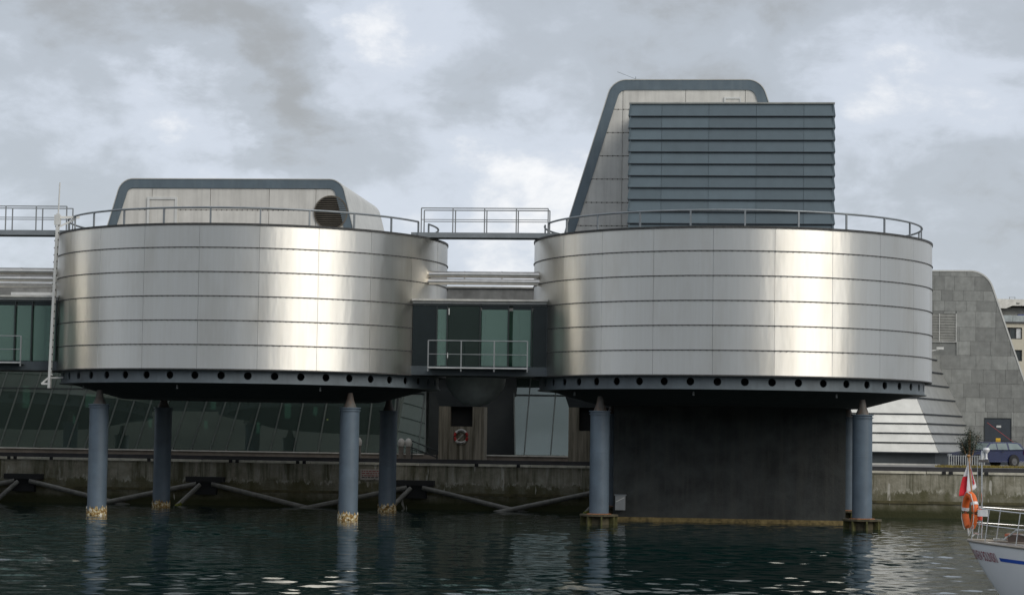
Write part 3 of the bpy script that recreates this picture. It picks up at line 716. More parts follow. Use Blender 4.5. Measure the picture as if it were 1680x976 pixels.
MB().box(fx(532), fx(532)+.06, 1.5, 1.56, 3.95, 4.01).build('lamp', emis('warm_lamp', (1., .6, .2), 6), mb)
MB().box(fx(520), fx(548), 1.7, 2.2, 3.2, 3.24).build('table_top', M('table_pale', (.4, .4, .38)), mb)
# upper wall and roof
yT = (ZT-ZS)*T2
MB().box(uA, uE, -.1, 9.2, ZT+.01, ZT+.3).build('eaves', FRAME, mb)
MB().box(uA, uE+3, yT+.4, 9.2, ZT+.31, 10.42).build('upper_wall', SLATEB, mb)
MB().box(uA, uE+3, yT+.3, 9.3, 10.421, 10.5).build('roof', M('roof_pale', (.36, .35, .32), .8, var=.25), mb)
MB().box(fx(-10), fx(75), yT-.1, yT+.38, 9.5, 10.0).build('skylight', M('skylight_white', (.6, .6, .58)), mb)
# ---- concrete piers
def pier(ua, ub, v, z1, label, rec):
    t = thing('concrete_pier', label, 'pier', B((ua+ub)/2, v), PHI, 'board marked piers on the quay')
    h = (ub-ua)/2
    b = MB()
    rx0, rx1, rz0, rz1 = rec
    b.box(-h, rx0, 0, 1.3, QZ, z1); b.box(rx1, h, 0, 1.3, QZ, z1); b.box(rx0, rx1, 0.001, 1.3, QZ, rz0); b.box(rx0, rx1, .45, 1.3, rz0, z1-.001)
    b.build('shaft', BOARDC, t)
    MB().box(rx0+.004, rx1-.004, .43, .445, rz0+.004, z1-.01).build('recess', BLACK, t)  # black sheet across the back, standing in for shade inside the hollow
    b = MB(); b.prism([(-h, z1), (h-.35, z1), (h+.1, z1+.35), (-h+.6, z1+.85), (-h-.3, z1+.85)], .1, 1.2); b.build('haunch', UNDER, t)
    return t
pier(-3.27, -1.2, 9.5, 4.62, 'board marked concrete pier carrying red and white lifebuoy', (-.52, .5, 3.72, 9))
pier(2.63, 5.3, 9.5, 4.65, 'board marked concrete pier beside footed blue column', (-.88, .6, 3.6, 9))
lb = thing('lifebuoy', 'red and white lifebuoy hanging on concrete pier', 'lifebuoy', B(-2.24, 9.44, 3.26), PHI)
RED = M('buoy_red', (.42, .03, .025), .5); WHT = M('buoy_white', (.6, .59, .55), .5)
for k in range(4):
    a0 = k*math.pi/2+math.pi/4+(.12 if k % 2 else -.12); a1 = (k+1)*math.pi/2+math.pi/4+(-.12 if k % 2 else .12)
    path = [(.285*math.cos(a0+(a1-a0)*j/8), 0, .285*math.sin(a0+(a1-a0)*j/8)) for j in range(9)]
    MB().tube(path, .062, 10).build('buoy_segment', WHT if k % 2 == 0 else RED, lb, True)
for a in range(9): # tiny print marks on the white arcs
    for s_ in (1, -1):
        an_ = s_*math.pi/2+(a-4)*.11
        MB().box(-.012, .012, -.067, -.060, -.02, .02, Matrix.Translation((.285*math.cos(an_), 0, .285*math.sin(an_))) @ Matrix.Rotation(-(an_-math.pi/2), 4, 'Y')).build('print_mark', M('print_dark', (.05, .04, .04)), lb)
MB().bar((-.16, -.03, -.16), (.1, -.03, .1), .07, .05).build('rope_bag', M('rope_pale', (.4, .38, .33)), lb)
MB().box(-.02, .02, .0, .06, .2, .36).build('hook', RAIL, lb)
# ---- sign on the quay wall
sg = thing('notice_board', 'white notice with faded red lines fixed to quay wall between blue columns', 'sign', B(-6.2, 8.77, 1.5), PHI)
MB().box(-.5, .5, -.02, .02, -.24, .24).build('board', M('sign_white', (.46, .42, .37), .7, var=.2, scale=6), sg)
for i, z in enumerate((.15, .05, -.05, -.13)):
    x = -.43
    while x < .38:
        l = random.uniform(.05, .16)
        MB().box(x, min(.43, x+l), -.026, -.021, z-.022, z+.022).build('print_line', M('sign_red', (.32, .07, .06)) if i < 3 else M('print_dark', (.05, .04, .04)), sg); x += l+.035
MB().prism([(.08, -.2), (.22, -.2), (.15, -.235)], -.027, -.021).build('print_arrow', BLACK, sg)
# ---- capped posts on the quay
for px_u, lab in ((-7.0, 'pale round headed post on quay seen left of dark rear column'), (-5.03, 'pale round headed post on quay, partly hidden by dark rear column'), (-4.7, 'pale round headed post on quay before sloping handrail')):
    t = thing('vent_post', lab, 'post', B(px_u, 9.9, QZ), PHI, 'round headed posts on the quay')
    MB().box(-.1, .1, -.1, .1, 0, .75).build('stem', M('post_brown', (.16, .14, .12), .8), t)
    MB().lathe([(.0, 1.12), (.08, 1.1), (.15, 1.0), (.165, .9), (.14, .76), (0, .745)], 14).build('cap', M('post_cap', (.45, .43, .40), .6, var=.2), t, True)
hr = thing('ramp_handrail', 'dark sloping handrail on quay beside concrete pier', 'handrail', B(-3.9, 10.4, QZ), PHI)
for z in (.5, .8):
    MB().tube([(-.75, 0, z+.22), (.5, 0, z-.25)], .03, 8).build('rail', FRAME, hr)
for x in (-.7, .45): MB().tube([(x, 0, 0), (x, 0, .9-(x+.7)*.38)], .03, 8).build('rail_post', FRAME, hr)

# ---- fender booms along the quay wall
def boom(u, label, z=.98, left=True, right=True):
    t = thing('fender_boom', label, 'fender', B(u, 8.78), PHI, 'fender booms along the quay wall')
    MB().box(-.85, .85, -.55, .02, z+.06, z+.3).build('mounting_beam', M('tarred_block', (.02, .02, .02), .8), t)
    MB().box(-.5, .5, -.35, .02, z-.5, z+.055).build('mounting_block', M('tarred_block', (.02, .02, .02)), t)
    g = M('boom_pipe', (.17, .165, .145), .6, .2, var=.3, scale=4, streak=.2)
    if right:
        b = MB(); b.tube([(.35, -.5, z-.02), (5.3, -.75, -.14)], .11, 12); p = b.build('boom_pipe', g, t, True)
    if left:
        b = MB(); b.tube([(-.35, -.5, z-.02), (-5.3, -.95, -.14)], .11, 12); b.build('boom_pipe', g, t, True)
    b = MB(); b.tube([(-.15, -.6, z-.05), (-1.15, -1.3, -.15)], .105, 12); s_ = b.build('strut', g, t, True)
    b = MB(); b.tube([(-.9, -1.125, .11), (-1.15, -1.3, -.15)], .109, 12); b.build('weed_band', M('weed_yellow', (.14, .15, .02), .9, var=.4, scale=8), s_, True)
boom(-22.2, 'fender boom pipes bolted to quay wall left of the blue columns')
boom(-13.75, 'fender boom pipes bolted to quay wall beside dark rear column, under long glass facade')
boom(-4.15, 'fender boom pipes bolted to quay wall below pier with lifebuoy')
boom(4.6, 'fender boom pipe reaching quay wall behind the footed blue column', right=False)

# ================================================================== RIGHT HAND BACKGROUND
# ---- boarded pyramid
def quadboard(p0, p1, p2, p3, th):
    p = [Vector(q) for q in (p0, p1, p2, p3)]; n = (p[1]-p[0]).cross(p[3]-p[0]).normalized()
    a = [p[0]+n*.07, p[1]+n*.07, p[2], p[3]]; c = [q-n*.04 for q in p]
    return MB().add(a+c, [(0, 1, 2, 3), (7, 6, 5, 4), (0, 4, 5, 1), (1, 5, 6, 2), (2, 6, 7, 3), (3, 7, 4, 0)])
py = thing('boarded_pyramid', 'silvery sloping sided building clad in wide horizontal metal boards', 'building', (23.85, 121, QZ))
sdv = Vector((math.sin(R(25)), math.cos(R(25)))); LEN = 9.6; WID = 13.
def corner(z): return Vector((-.37*(z-.72), .18*(z-.72)))
zl = [.72, 1.27, 1.80, 2.34, 2.87, 3.78, 4.6, 5.4, 6.2, 7.0]
for z0, z1 in zip(zl[:-1], zl[1:]):
    c0, c1 = corner(z0), corner(z1)
    quadboard((c0.x-WID, c0.y, z0), (c0.x, c0.y, z0), (c1.x, c1.y, z1), (c1.x-WID, c1.y, z1), .05).build('front_board', ZINC, py)
    e0, e1 = c0+sdv*LEN, c1+sdv*LEN
    quadboard((c0.x, c0.y, z0), (e0.x, e0.y, z0), (e1.x, e1.y, z1), (c1.x, c1.y, z1), .05).build('side_board', ZINC, py)
    nrm = Vector((sdv.y, -sdv.x))*.08
    MB().bar((c0.x-WID, c0.y-.06, z0-.02), (c0.x+.05, c0.y-.06, z0-.02), .05).build('board_shade_strip', LIP_SHADE, py)
    MB().bar((c0.x+nrm.x, c0.y+nrm.y, z0-.02), (e0.x+nrm.x, e0.y+nrm.y, z0-.02), .05).build('board_shade_strip', LIP_SHADE, py)
b = MB(); b.prismz([(-WID, .35), (-.1, .35), (-.1+sdv.x*LEN, .35+sdv.y*LEN), (-WID, .35+sdv.y*LEN)], 0.01, .70); b.build('plinth', M('plinth_slate', (.045, .055, .06), .6, var=.2), py)
cz = corner(7.0); b = MB(); b.prismz([(cz.x-WID, cz.y), (cz.x, cz.y), (cz.x+sdv.x*LEN, cz.y+sdv.y*LEN), (cz.x-WID, cz.y+sdv.y*LEN)], 6.9, 7.05); b.build('roof', ROOFM, py)
MB().box(-WID, .1, -.1, .2, .0, .09).build('kerb', M('pale_kerb', (.5, .49, .45)), py)
for dz in (.22, .45): MB().box(-4.05, -3.9, .3, .34, dz, dz+.14).build('wall_mark', M('white_tab', (.75, .75, .73)), py)
# ---- slate clad building
sb = thing('slate_building', 'tall slate clad building with rounded shoulder and one slanted edge', 'building', (24., 129.6, 0))
pts = [(-6, QZ), (8.35, QZ)]+rounded((8.35, QZ), (4.42, 13.55), (-6, 13.45), 1.35, 10)[0:]+[(-6, 13.45)]
MB().prism(pts, .05, 11).build('building_body', M('slate_body', (.17, .175, .165), .8, var=.2), sb, True)
op = rounded((8.35, QZ), (4.42, 13.55), (-6, 13.45), 1.35, 10)
ed = [(8.35, QZ)]+op+[(-6, 13.45)]; eo = offset_open(ed, .09); b = MB(); n = len(ed)
b.add([(x, -.03, z) for x, z in ed]+[(x, -.03, z) for x, z in eo]+[(x, 11.02, z) for x, z in ed]+[(x, 11.02, z) for x, z in eo],
      [q for i in range(n-1) for q in ((i, i+1, n+i+1, n+i), (n+i, n+i+1, 3*n+i+1, 3*n+i))]); b.build('roof_flashing', M('pale_flashing', (.5, .5, .47)), sb, True)
rs = random.Random(5); z = QZ
door = (4.28, 5.92, QZ, 4.82); lou = (1.02, 2.62, 9.35, 11.0)
while z < 13.6:
    h = rs.choice((.62, .84, .84, .95)); x = -4+rs.uniform(-.5, 0)
    while x < 8.6:
        w_ = rs.choice((.62, .7, .95, 1.2)); p = clip([(x+.005, z+.005), (x+w_-.005, z+.005), (x+w_-.005, z+h-.005), (x+.005, z+h-.005)], pts)
        skip = any(x+w_ > d[0] and x < d[1] and z+h > d[2] and z < d[3] for d in (door, lou))
        if skip:    # trim slabs round the openings
            for d in (door, lou):
                if x+w_ > d[0] and x < d[1] and z+h > d[2] and z < d[3]:
                    for rc in ((x, min(x+w_, d[0]), z, z+h), (max(x, d[1]), x+w_, z, z+h), (max(x, d[0]), min(x+w_, d[1]), max(z, d[3]), z+h)):
                        if rc[1]-rc[0] > .06 and rc[3]-rc[2] > .06:
                            MB().prism([(rc[0]+.005, rc[2]+.005), (rc[1]-.005, rc[2]+.005), (rc[1]-.005, rc[3]-.005), (rc[0]+.005, rc[3]-.005)], rs.uniform(-.012, .004), .048).build('slate_slab', SLATE, sb)
        elif len(p) > 2 and area(p) > .01:
            MB().prism(p, rs.uniform(-.012, .004), .048).build('slate_slab', SLATE, sb)
        x += w_
    z += h
dm = M('door_navy', (.022, .03, .04), .5)
dr_ = MB().box(door[0]+.05, door[1]-.05, .0, .045, QZ+.02, door[3]-.05).build('door', dm, sb)
MB().box(5.02, 5.3, -.015, -.002, 4.25, 4.38).build('door_sign', M('sign_pale', (.5, .5, .48)), dr_)
MB().box(4.98, 5.26, -.015, -.002, 3.4, 3.62).build('warning_sticker', M('sticker_yellow', (.6, .36, .02)), dr_)
b = MB(); b.box(door[0], door[0]+.05, -.03, .048, QZ, door[3]); b.box(door[1]-.05, door[1], -.03, .048, QZ, door[3]); b.box(door[0]+.05, door[1]-.05, -.03, .048, door[3]-.05, door[3]); b.build('door_frame', FRAME, sb)
lv = MB().box(lou[0], lou[1], .02, .046, lou[2], lou[3]).build('vent_grille', M('grille_grey', (.22, .22, .2)), sb)
for k in range(10):
    zz = lou[2]+.06+k*.16; MB().box(lou[0]+.05, lou[1]-.05, -.03, .0, -.02, .02, Matrix.Translation((0, .01, zz)) @ Matrix.Rotation(.0, 4, 'X')).build('grille_slat', M('grille_slat_grey', (.27, .265, .24)), lv)
for xx in (lou[0]+.55, lou[1]-.04, lou[0]): MB().box(xx, xx+.045, -.04, -.031, lou[2], lou[3]).build('grille_bar', M('grille_white', (.5, .5, .47)), lv)
MB().box(lou[0], lou[1], -.04, .0, lou[2]-.05, lou[2]-.005).build('grille_sill', M('grille_white', (.5, .5, .47)), lv)
cc_ = thing('security_camera', 'white security camera on thin bracket arm against slate building', 'camera', (25.0, 129.0, 8.75))
MB().tube([(-.15, .5, .1), (.05, 0, -.02)], .03, 8).build('bracket', WHITEM, cc_); MB().tube([(-.35, .1, .75), (0, 0, 0)], .03, 6).build('stay', WHITEM, cc_)
MB().tube([(0, 0, 0), (.45, -.06, .05)], .035, 8).build('arm', WHITEM, cc_); MB().box(.3, .72, -.14, .0, .08, .22).build('housing', WHITEM, cc_)
# ---- apartment block far right
ap = thing('apartment_block', 'cream rendered apartment block with glazed balcony floor beyond slate building', 'building', (52., 232, QZ))
CRE = M('cream_render', (.52, .48, .38), .85, var=.06); 
gl = M('apartment_glass', (.05, .06, .06), .1, spec=1.)
wz = [2.2, 5.2, 8.2]; wy = [(5.3, 6.5), (7.7, 8.9), (10.05, 11.25), (12.4, 13.65)]
xw = [(-5.4+3.1*k, -3.5+3.1*k) for k in range(7)]
b = MB(); prev = 0
zz = [0]+[q for p in wy for q in p]+[14.1]
for i in range(0, len(zz), 2):
    b.box(-8, 18, 0, 12, zz[i], zz[i+1])
for z0, z1 in wy:
    xs_ = [-8]+[q for p in xw for q in p]+[18]
    for i in range(0, len(xs_), 2): b.box(xs_[i], xs_[i+1], 0.001, 12, z0, z1)
b.build('wall', CRE, ap)
for z0, z1 in wy:
    for xa, xb in xw:
        wn = MB().box(xa+.05, xb-.05, .28, .32, z0+.05, z1-.05).build('window', gl, ap)
        b = MB(); 
        for q in (xa, (2*xa+xb)/3-.03, (xa+2*xb)/3-.03, xb-.08): b.box(q, q+.08, .18, .275, z0, z1)
        b.box(xa, xb, .18, .275, z0, z0+.07); b.box(xa, xb, .18, .275, z1-.07, z1); b.build('window_frame', M('frame_dark', (.06, .06, .06)), wn)
        if z0 > 12: MB().box((xa+2*xb)/3+.06, xb-.1, .2, .27, z0+.1, z1-.1).build('blind', M('blind_white', (.55, .56, .55)), wn)
MB().box(-8, 18, -.2, 12, 14.11, 14.25).build('balcony_slab', M('frame_dark', (.06, .06, .06)), ap)
MB().box(-8, 18, 2.2, 12, 14.26, 15.9).build('top_floor', M('penthouse', (.30, .30, .27), .7, var=.2), ap)
for k in range(8): MB().box(-7.9+3.2*k, -4.75+3.2*k, -.1, -.06, 14.26, 14.95).build('balcony_glass', M('balcony_glass', (.33, .36, .35), .15, spec=.8), ap)
for k, (x_, c) in enumerate(((-.3, (.04, .04, .04)), (.6, (.10, .09, .08)), (2.6, (.04, .06, .2)), (3.3, (.05, .05, .06)))): MB().box(x_, x_+.5+.3*(k == 2), 1.4, 1.9, 14.3, 15.35-.1*k).build('balcony_furniture', M('furn%d' % k, c), ap)
b = MB(); b.prism([(-8.5, 15.75), (-8.5, 16.75), (18.5, 16.75), (18.5, 16.05), (1.9, 16.05), (1.2, 15.75)], 1.0, 12.4); b.build('roof', M('roof_white', (.62, .60, .54)), ap)
for x_ in (2.3, 3.3): MB().box(x_, x_+.35, .96, .995, 16.25, 16.35).build('roof_vent', BLACK, ap)
b = MB(); b.box(2.0, 2.06, 3, 3.06, 16.7, 17.1); b.box(2.6, 2.66, 3, 3.06, 16.7, 17.1); b.box(2.0, 2.66, 3, 3.06, 17.05, 17.1); b.build('roof_rail', LRAIL, ap)

# ---- parked car
def car(loc, rz):
    t = thing('parked_car', 'dark blue estate car parked in front of slate building', 'car', loc, rz); t.scale = (.93, .95, .95)
    P = M('car_blue', (.012, .019, .066), .25, var=.05, spec=.8)
    # side profile, x forward, local y = width
    L0, L1 = -2.25, 2.3
    low = [(L0+.05, .28), (L1-.1, .26), (L1, .42), (L1-.02, .66), (L1-.25, .78), (1.05, .93), (-2.18, .98), (L0, .78), (L0-.02, .45)]
    secs = [(-.80, .90), (-.86, 1.), (.86, 1.), (.80, .90)]
    b = MB(); n = len(low); vs_ = []
    for y, k in ((-.78, 0), (-.86, .04), (.86, .04), (.78, 0)):
        for x, z in low: vs_.append((x*(.985 if not k else 1), y, z if not k else z))
    fs_ = [tuple(range(n)), tuple(range(3*n, 4*n))[::-1]]+[(s_*n+i, s_*n+(i+1) % n, (s_+1)*n+(i+1) % n, (s_+1)*n+i) for s_ in range(3) for i in range(n)]
    b.add(vs_, fs_); o = b.build('body', P, t, True)
    md = o.modifiers.new('bevel', 'BEVEL'); md.width = .05; md.segments = 3
    # wheel arches as dark recess discs, cabin
    cab = [(1.0, .93), (.35, 1.40), (.1, 1.44), (-1.65, 1.42), (-1.95, 1.36), (-2.2, .97)]
    b = MB(); n = len(cab); vs_ = []
    for y0, y1 in ((-.82, -.62), (.82, .62)):
        for x, z in cab: f = (z-.93)/.5; vs_.append((x, y0+(y1-y0)*f, z))
    b.add(vs_, [tuple(range(n)), tuple(range(n, 2*n))[::-1]]+[(i, i+n, (i+1) % n+n, (i+1) % n) for i in range(n)]); o = b.build('cabin', P, t, True)
    md = o.modifiers.new('bevel', 'BEVEL'); md.width = .04; md.segments = 2
    cg = M('car_window', (.16, .20, .19), .08, spec=1.)
    for sgn in (-1, 1):
        def W(x, z, off=.012): f = (z-.93)/.5; return (x, sgn*(.82-.20*f+off), z)
        for q in ([(.78, .99), (.36, 1.31), (-.02, 1.35), (-.02, .99)], [(-.1, .99), (-.1, 1.35), (-.85, 1.36), (-.85, .99)], [(-.98, .99), (-.98, 1.36), (-1.7, 1.34), (-2.02, 1.02)]):
            v = [W(*p) for p in q]+[W(p[0], p[1], -.01) for p in q]
            MB().add(v, [(0, 1, 2, 3), (4, 7, 6, 5), (0, 4, 5, 1), (1, 5, 6, 2), (2, 6, 7, 3), (3, 7, 4, 0)]).build('side_window', cg, t)
        for xw_ in (1.42, -1.28):
            MB().tube([(xw_, sgn*.70, .33), (xw_, sgn*.868, .33)], .385, 24).build('wheel_arch', BLACK, t)
            wh = MB().lathe([(.2, -.09), (.29, -.1), (.315, -.06), (.315, .06), (.29, .1), (.2, .09)], 24).mesh('tyre', M('tyre_black', (.02, .02, .02), .8), True)
            wo_ = inst(wh, 'wheel', t, (xw_, sgn*.80, .315)); wo_.rotation_euler.x = math.pi/2
            MB().lathe([(0, .07), (.06, .08), (.15, .065), (.2, .085), (.2, -.08), (0, -.08)], 18).build('rim', M('rim_grey', (.12, .12, .12), .5, .4), wo_, True)
            MB().lathe([(0, -.1), (.06, -.1), (.15, -.085), (.2, -.095)], 18).build('rim', M('rim_grey', (.12, .12, .12)), wo_, True)
        MB().box(-2.27, -2.1, sgn*.86-.07, sgn*.86+.02, .72, .93).build('tail_light', M('tail_red', (.55, .03, .02), .25), t)
        MB().box(2.1, 2.3, sgn*.7-.16, sgn*.7+.14, .56, .70).build('headlight', M('lamp_clear', (.6, .6, .58), .1), t)
        MB().box(-.5, -.3, sgn*.885-.01, sgn*.885+.01, .84, .87).build('door_handle', BLACK, t)
        MB().box(.72, .86, sgn*.93-.07, sgn*.93+.07, .93, 1.07).build('mirror', P, t)
        MB().tube([(-1.8, sgn*.55, 1.45), (-1.5, sgn*.55, 1.50), (.0, sgn*.55, 1.51), (.2, sgn*.55, 1.46)], .015, 6).build('roof_bar', BLACK, t)
    f0 = .35
    MB().add([(.965, -.74, .99), (.965, .74, .99), (.42, .61, 1.36), (.42, -.61, 1.36), (.95, -.74, .97), (.95, .74, .97), (.40, .61, 1.34), (.40, -.61, 1.34)], [(0, 1, 2, 3), (4, 7, 6, 5), (0, 4, 5, 1), (1, 5, 6, 2), (2, 6, 7, 3), (3, 7, 4, 0)]).build('windscreen', cg, t)
    MB().box(-2.31, -2.24, -.8, .8, .36, .6).build('rear_bumper', M('bumper', (.02, .025, .06), .4), t)
    MB().box(2.27, 2.33, -.78, .78, .28, .5).build('front_bumper', M('bumper', (.02, .025, .06)), t)
car((26.45, 120.3, QZ), R(180+28))
# ---- fence, shrub, grass on the quay edge
fc = thing('bar_fence', 'low grey fence of upright bars beside blue car', 'fence', (23.55, 116.6, QZ))
for k in range(16): MB().box(k*.125, k*.125+.05, -.02, .02, .05, .62).build('fence_bar', M('fence_grey', (.34, .35, .34), .6), fc)
for z in (.06, .56): MB().box(-.05, 2.0, .021, .05, z, z+.05).build('fence_rail', RAIL, fc)
for x in (0, .95, 1.9): MB().box(x, x+.06, .05, .1, 0, .7).build('fence_post', RAIL, fc)
sh = thing('evergreen_shrub', 'dark loose shrub in front of boarded pyramid and car', 'shrub', (25.05, 118.4, QZ))
rr_ = random.Random(9); b = MB(); lf = MB()
for k in range(16):
    a = rr_.uniform(0, 6.28); r = rr_.uniform(.1, .75); h = rr_.uniform(.9, 2.0)
    p = [(0, 0, 0), (r*.5*math.cos(a), r*.5*math.sin(a), h*.55), (r*math.cos(a), r*math.sin(a), h)]
    b.tube(p, [.03, .018, .006], 5)
    for j in range(150):
        t_ = rr_.uniform(.35, 1); c = Vector(p[1]).lerp(Vector(p[2]), (t_-.35)/.65)+Vector([rr_.gauss(0, .13) for _ in range(3)])
        d = Vector([rr_.gauss(0, 1) for _ in range(3)]).normalized()*.055; e = d.cross(Vector((rr_.gauss(0, 1), rr_.gauss(0, 1), 1))).normalized()*.022
        lf.add([c-d, c+e, c+d, c-e], [(0, 1, 2, 3)])
b.build('stem', WOOD, sh); lf.build('foliage', M('leaf_dark', (.035, .05, .03), .6, var=.4, scale=6), sh)
b = MB(); rr_ = random.Random(2)
for k in range(2600):
    x = rr_.uniform(22.5, 28.5); y = 113.5+(x-22.5)*.2+rr_.uniform(-.4, 1.6); h = rr_.uniform(.04, .16); a = rr_.uniform(0, 3.14)
    b.add([(x-.02*math.cos(a), y-.02*math.sin(a), QZ), (x+.02*math.cos(a), y+.02*math.sin(a), QZ), (x+rr_.gauss(0, .03), y+rr_.gauss(0, .03), QZ+h)], [(0, 1, 2)])
gr = b.build('dry_grass', M('dry_grass_blades', (.22, .17, .035), .8, var=.4, scale=3)); gr['kind'] = 'stuff'; gr['label'] = 'yellowing tufts of grass along quay by the bar fence'; gr['category'] = 'grass'
b = MB(); b.box(-30, 30, 0, 3.2, 0, .006); rp = b.build('pale_paving_strip', M('pale_paving', (.42, .41, .38), .85, var=.15), None, loc=B(38, 18.2, QZ)); rp.rotation_euler.z = PHI; struct(rp)
rc = thing('red_cable', 'thin red cable slanting across the dark door behind blue car', 'cable', (28.2, 128.6, QZ))
MB().tube([(.05, 0, 2.5), (1.75, -.6, 1.15), (1.75, -.6, 0)], .018, 6).build('cable_run', M('cable_red', (.3, .04, .04)), rc)

# ================================================================== SAILING BOAT
bt = thing('sailing_yacht', 'white yacht with blue stripe and red lettering on its pointed stern', 'yacht', (9.90, 47.0, 0), R(-25))
HW = M('hull_white', (.80, .80, .80), .22, var=.03, spec=.6)
LB, BM = 9.6, 1.42
def sheer(s): return 1.25-.20*math.sin(math.pi*min(1, s/LB*1.05))+.12*max(0, s/LB-.6)
def hull(s, f):     # s along, f 0 keel .. 1 deck ; near side (y<0)
    zt_ = sheer(s); 
    bow = max(0., 1-((s-LB*.47)/(LB*.47))**2) if s < LB*.47 else max(0., 1-((s-LB*.47)/(LB*.53))**2)
    hb_ = BM*bow**.55
    z = -.55+(zt_+.55)*f
    wl = max(0, min(1, f)); 
    return hb_, z, wl
NS, NF = 48, 14
def hull_pt(i, j, sg_):
    s = LB*(i/(NS-1)); s = LB*(.5-.5*math.cos(math.pi*i/(NS-1)))
    f = j/(NF-1); zt_ = sheer(s); z = -.5+(zt_+.5)*f
    rake = .78*(1-min(1, max(0, (z)/1.32)))**1.25+(.5*(-z) if z < 0 else 0)     # stern overhang
    rakeb = 1.1*(1-max(0, z)/1.4)
    s0, s1 = rake, LB-rakeb; ss = s0+(s1-s0)*(s/LB)
    bow = max(0., 1-((s-LB*.47)/(LB*(.47 if s < LB*.47 else .53)))**2)**.56
    prof = .62+.38*(f**.55) if f > 0 else .3
    hb_ = BM*bow*prof*(1 if f > 0 else .2)
    return Vector((ss, sg_*hb_, z))
for_hull = MB()
vs_ = []; 
for sg_ in (-1, 1):
    for i in range(NS):
        for j in range(NF): vs_.append(hull_pt(i, j, sg_))
fs_ = []
for q in range(2):
    o_ = q*NS*NF
    for i in range(NS-1):
        for j in range(NF-1):
            f = (o_+i*NF+j, o_+(i+1)*NF+j, o_+(i+1)*NF+j+1, o_+i*NF+j+1); fs_.append(f if q == 0 else f[::-1])
for i in range(NS-1): fs_.append((i*NF, NS*NF+i*NF, NS*NF+(i+1)*NF, (i+1)*NF))
for_hull.add(vs_, fs_); hu = for_hull.build('hull', HW, bt, True)
# deck, toe rail
dk = MB(); dv = []
for i in range(NS): a, c = hull_pt(i, NF-1, -1), hull_pt(i, NF-1, 1); dv += [a+Vector((0, 0, -.03)), c+Vector((0, 0, -.03))]
dk.add(dv, [(2*i, 2*i+1, 2*i+3, 2*i+2) for i in range(NS-1)]); dk.build('deck', M('deck_grey', (.42, .41, .38), .8, var=.1), bt)
for sg_ in (-1, 1):
    MB().tube([hull_pt(i, NF-1, sg_)+Vector((0, 0, .01)) for i in range(NS)], .03, 6).build('toe_rail', M('toe_teak', (.28, .25, .21), .6, var=.2), bt)
# stripe on both sides: thin ribbon proud of the hull
def hull_at(sfrac, z, sg_, out=.006):
    i = 0; 
    th = math.acos(1-2*sfrac)/math.pi*(NS-1); i0 = int(min(NS-2, th)); k = th-i0
    def pt(ii):
        zt_ = hull_pt(ii, NF-1, sg_).z; f = (z+.5)/(zt_+.5); jj = f*(NF-1); j0 = int(max(0, min(NF-2, jj))); kk = jj-j0
        return hull_pt(ii, j0, sg_).lerp(hull_pt(ii, j0+1, sg_), kk)
    p = pt(i0).lerp(pt(i0+1), k); q = pt(i0+1)-pt(i0); n = q.cross(Vector((0, 0, 1))).normalized()*(1 if sg_ < 0 else -1)
    return p+n*out
STR = M('stripe_blue', (.03, .09, .42), .3)
for sg_ in (-1, 1):
    vs_ = []; 
    F0 = .073
    for k in range(50):
        f = F0+(.9-F0)*k/49; zt_ = sheer(f*LB)
        for dz in (-.27, -.345): vs_.append(hull_at(f, zt_+dz-.0, sg_))
    MB().add(vs_, [(2*k, 2*k+1, 2*k+3, 2*k+2) for k in range(49)]).build('stripe', STR, hu)
# lettering along the quarter
def text_on_hull(txt, f0, f1, ztop, h, mat):
    cu = bpy.data.curves.new('name_text', 'FONT'); cu.body = txt; cu.size = 1; cu.offset = .004; ob = bpy.data.objects.new('name_text', cu); col.objects.link(ob)
    bpy.context.view_layer.update()
    me = bpy.data.meshes.new_from_object(ob.evaluated_get(bpy.context.evaluated_depsgraph_get())); bpy.data.objects.remove(ob); bpy.data.curves.remove(cu)
    xs = [v.co.x for v in me.vertices]; ys = [v.co.y for v in me.vertices]; x0, x1, y1 = min(xs), max(xs), max(ys)
    # arc-length table along the hull at lettering height
    tab = [(0., f0)]; L = 0; pp = hull_at(f0, ztop-h/2, -1)
    for k in range(1, 121):
        f = f0+(f1-f0)*k/120; q = hull_at(f, sheer(f*LB)-(1.25-ztop)-h/2, -1); L += (q-pp).length; pp = q; tab.append((L, f))
    for v in me.vertices:
        t_ = (v.co.x-x0)/(x1-x0)*L; f = f1
        for (la, fa), (lb_, fb) in zip(tab[:-1], tab[1:]):
            if la <= t_ <= lb_: f = fa+(fb-fa)*(t_-la)/max(1e-9, lb_-la); break
        z = sheer(f*LB)-(1.25-ztop)-h+v.co.y/y1*h
        v.co = hull_at(f, z, -1, .012)
    me.materials.clear(); me.materials.append(mat); return inst(me, 'name_lettering', hu)
text_on_hull('ZBIGNIEW BOLINSKI', 0.0006, .066, 1.07, .20, M('letter_red', (.25, .008, .03), .4))
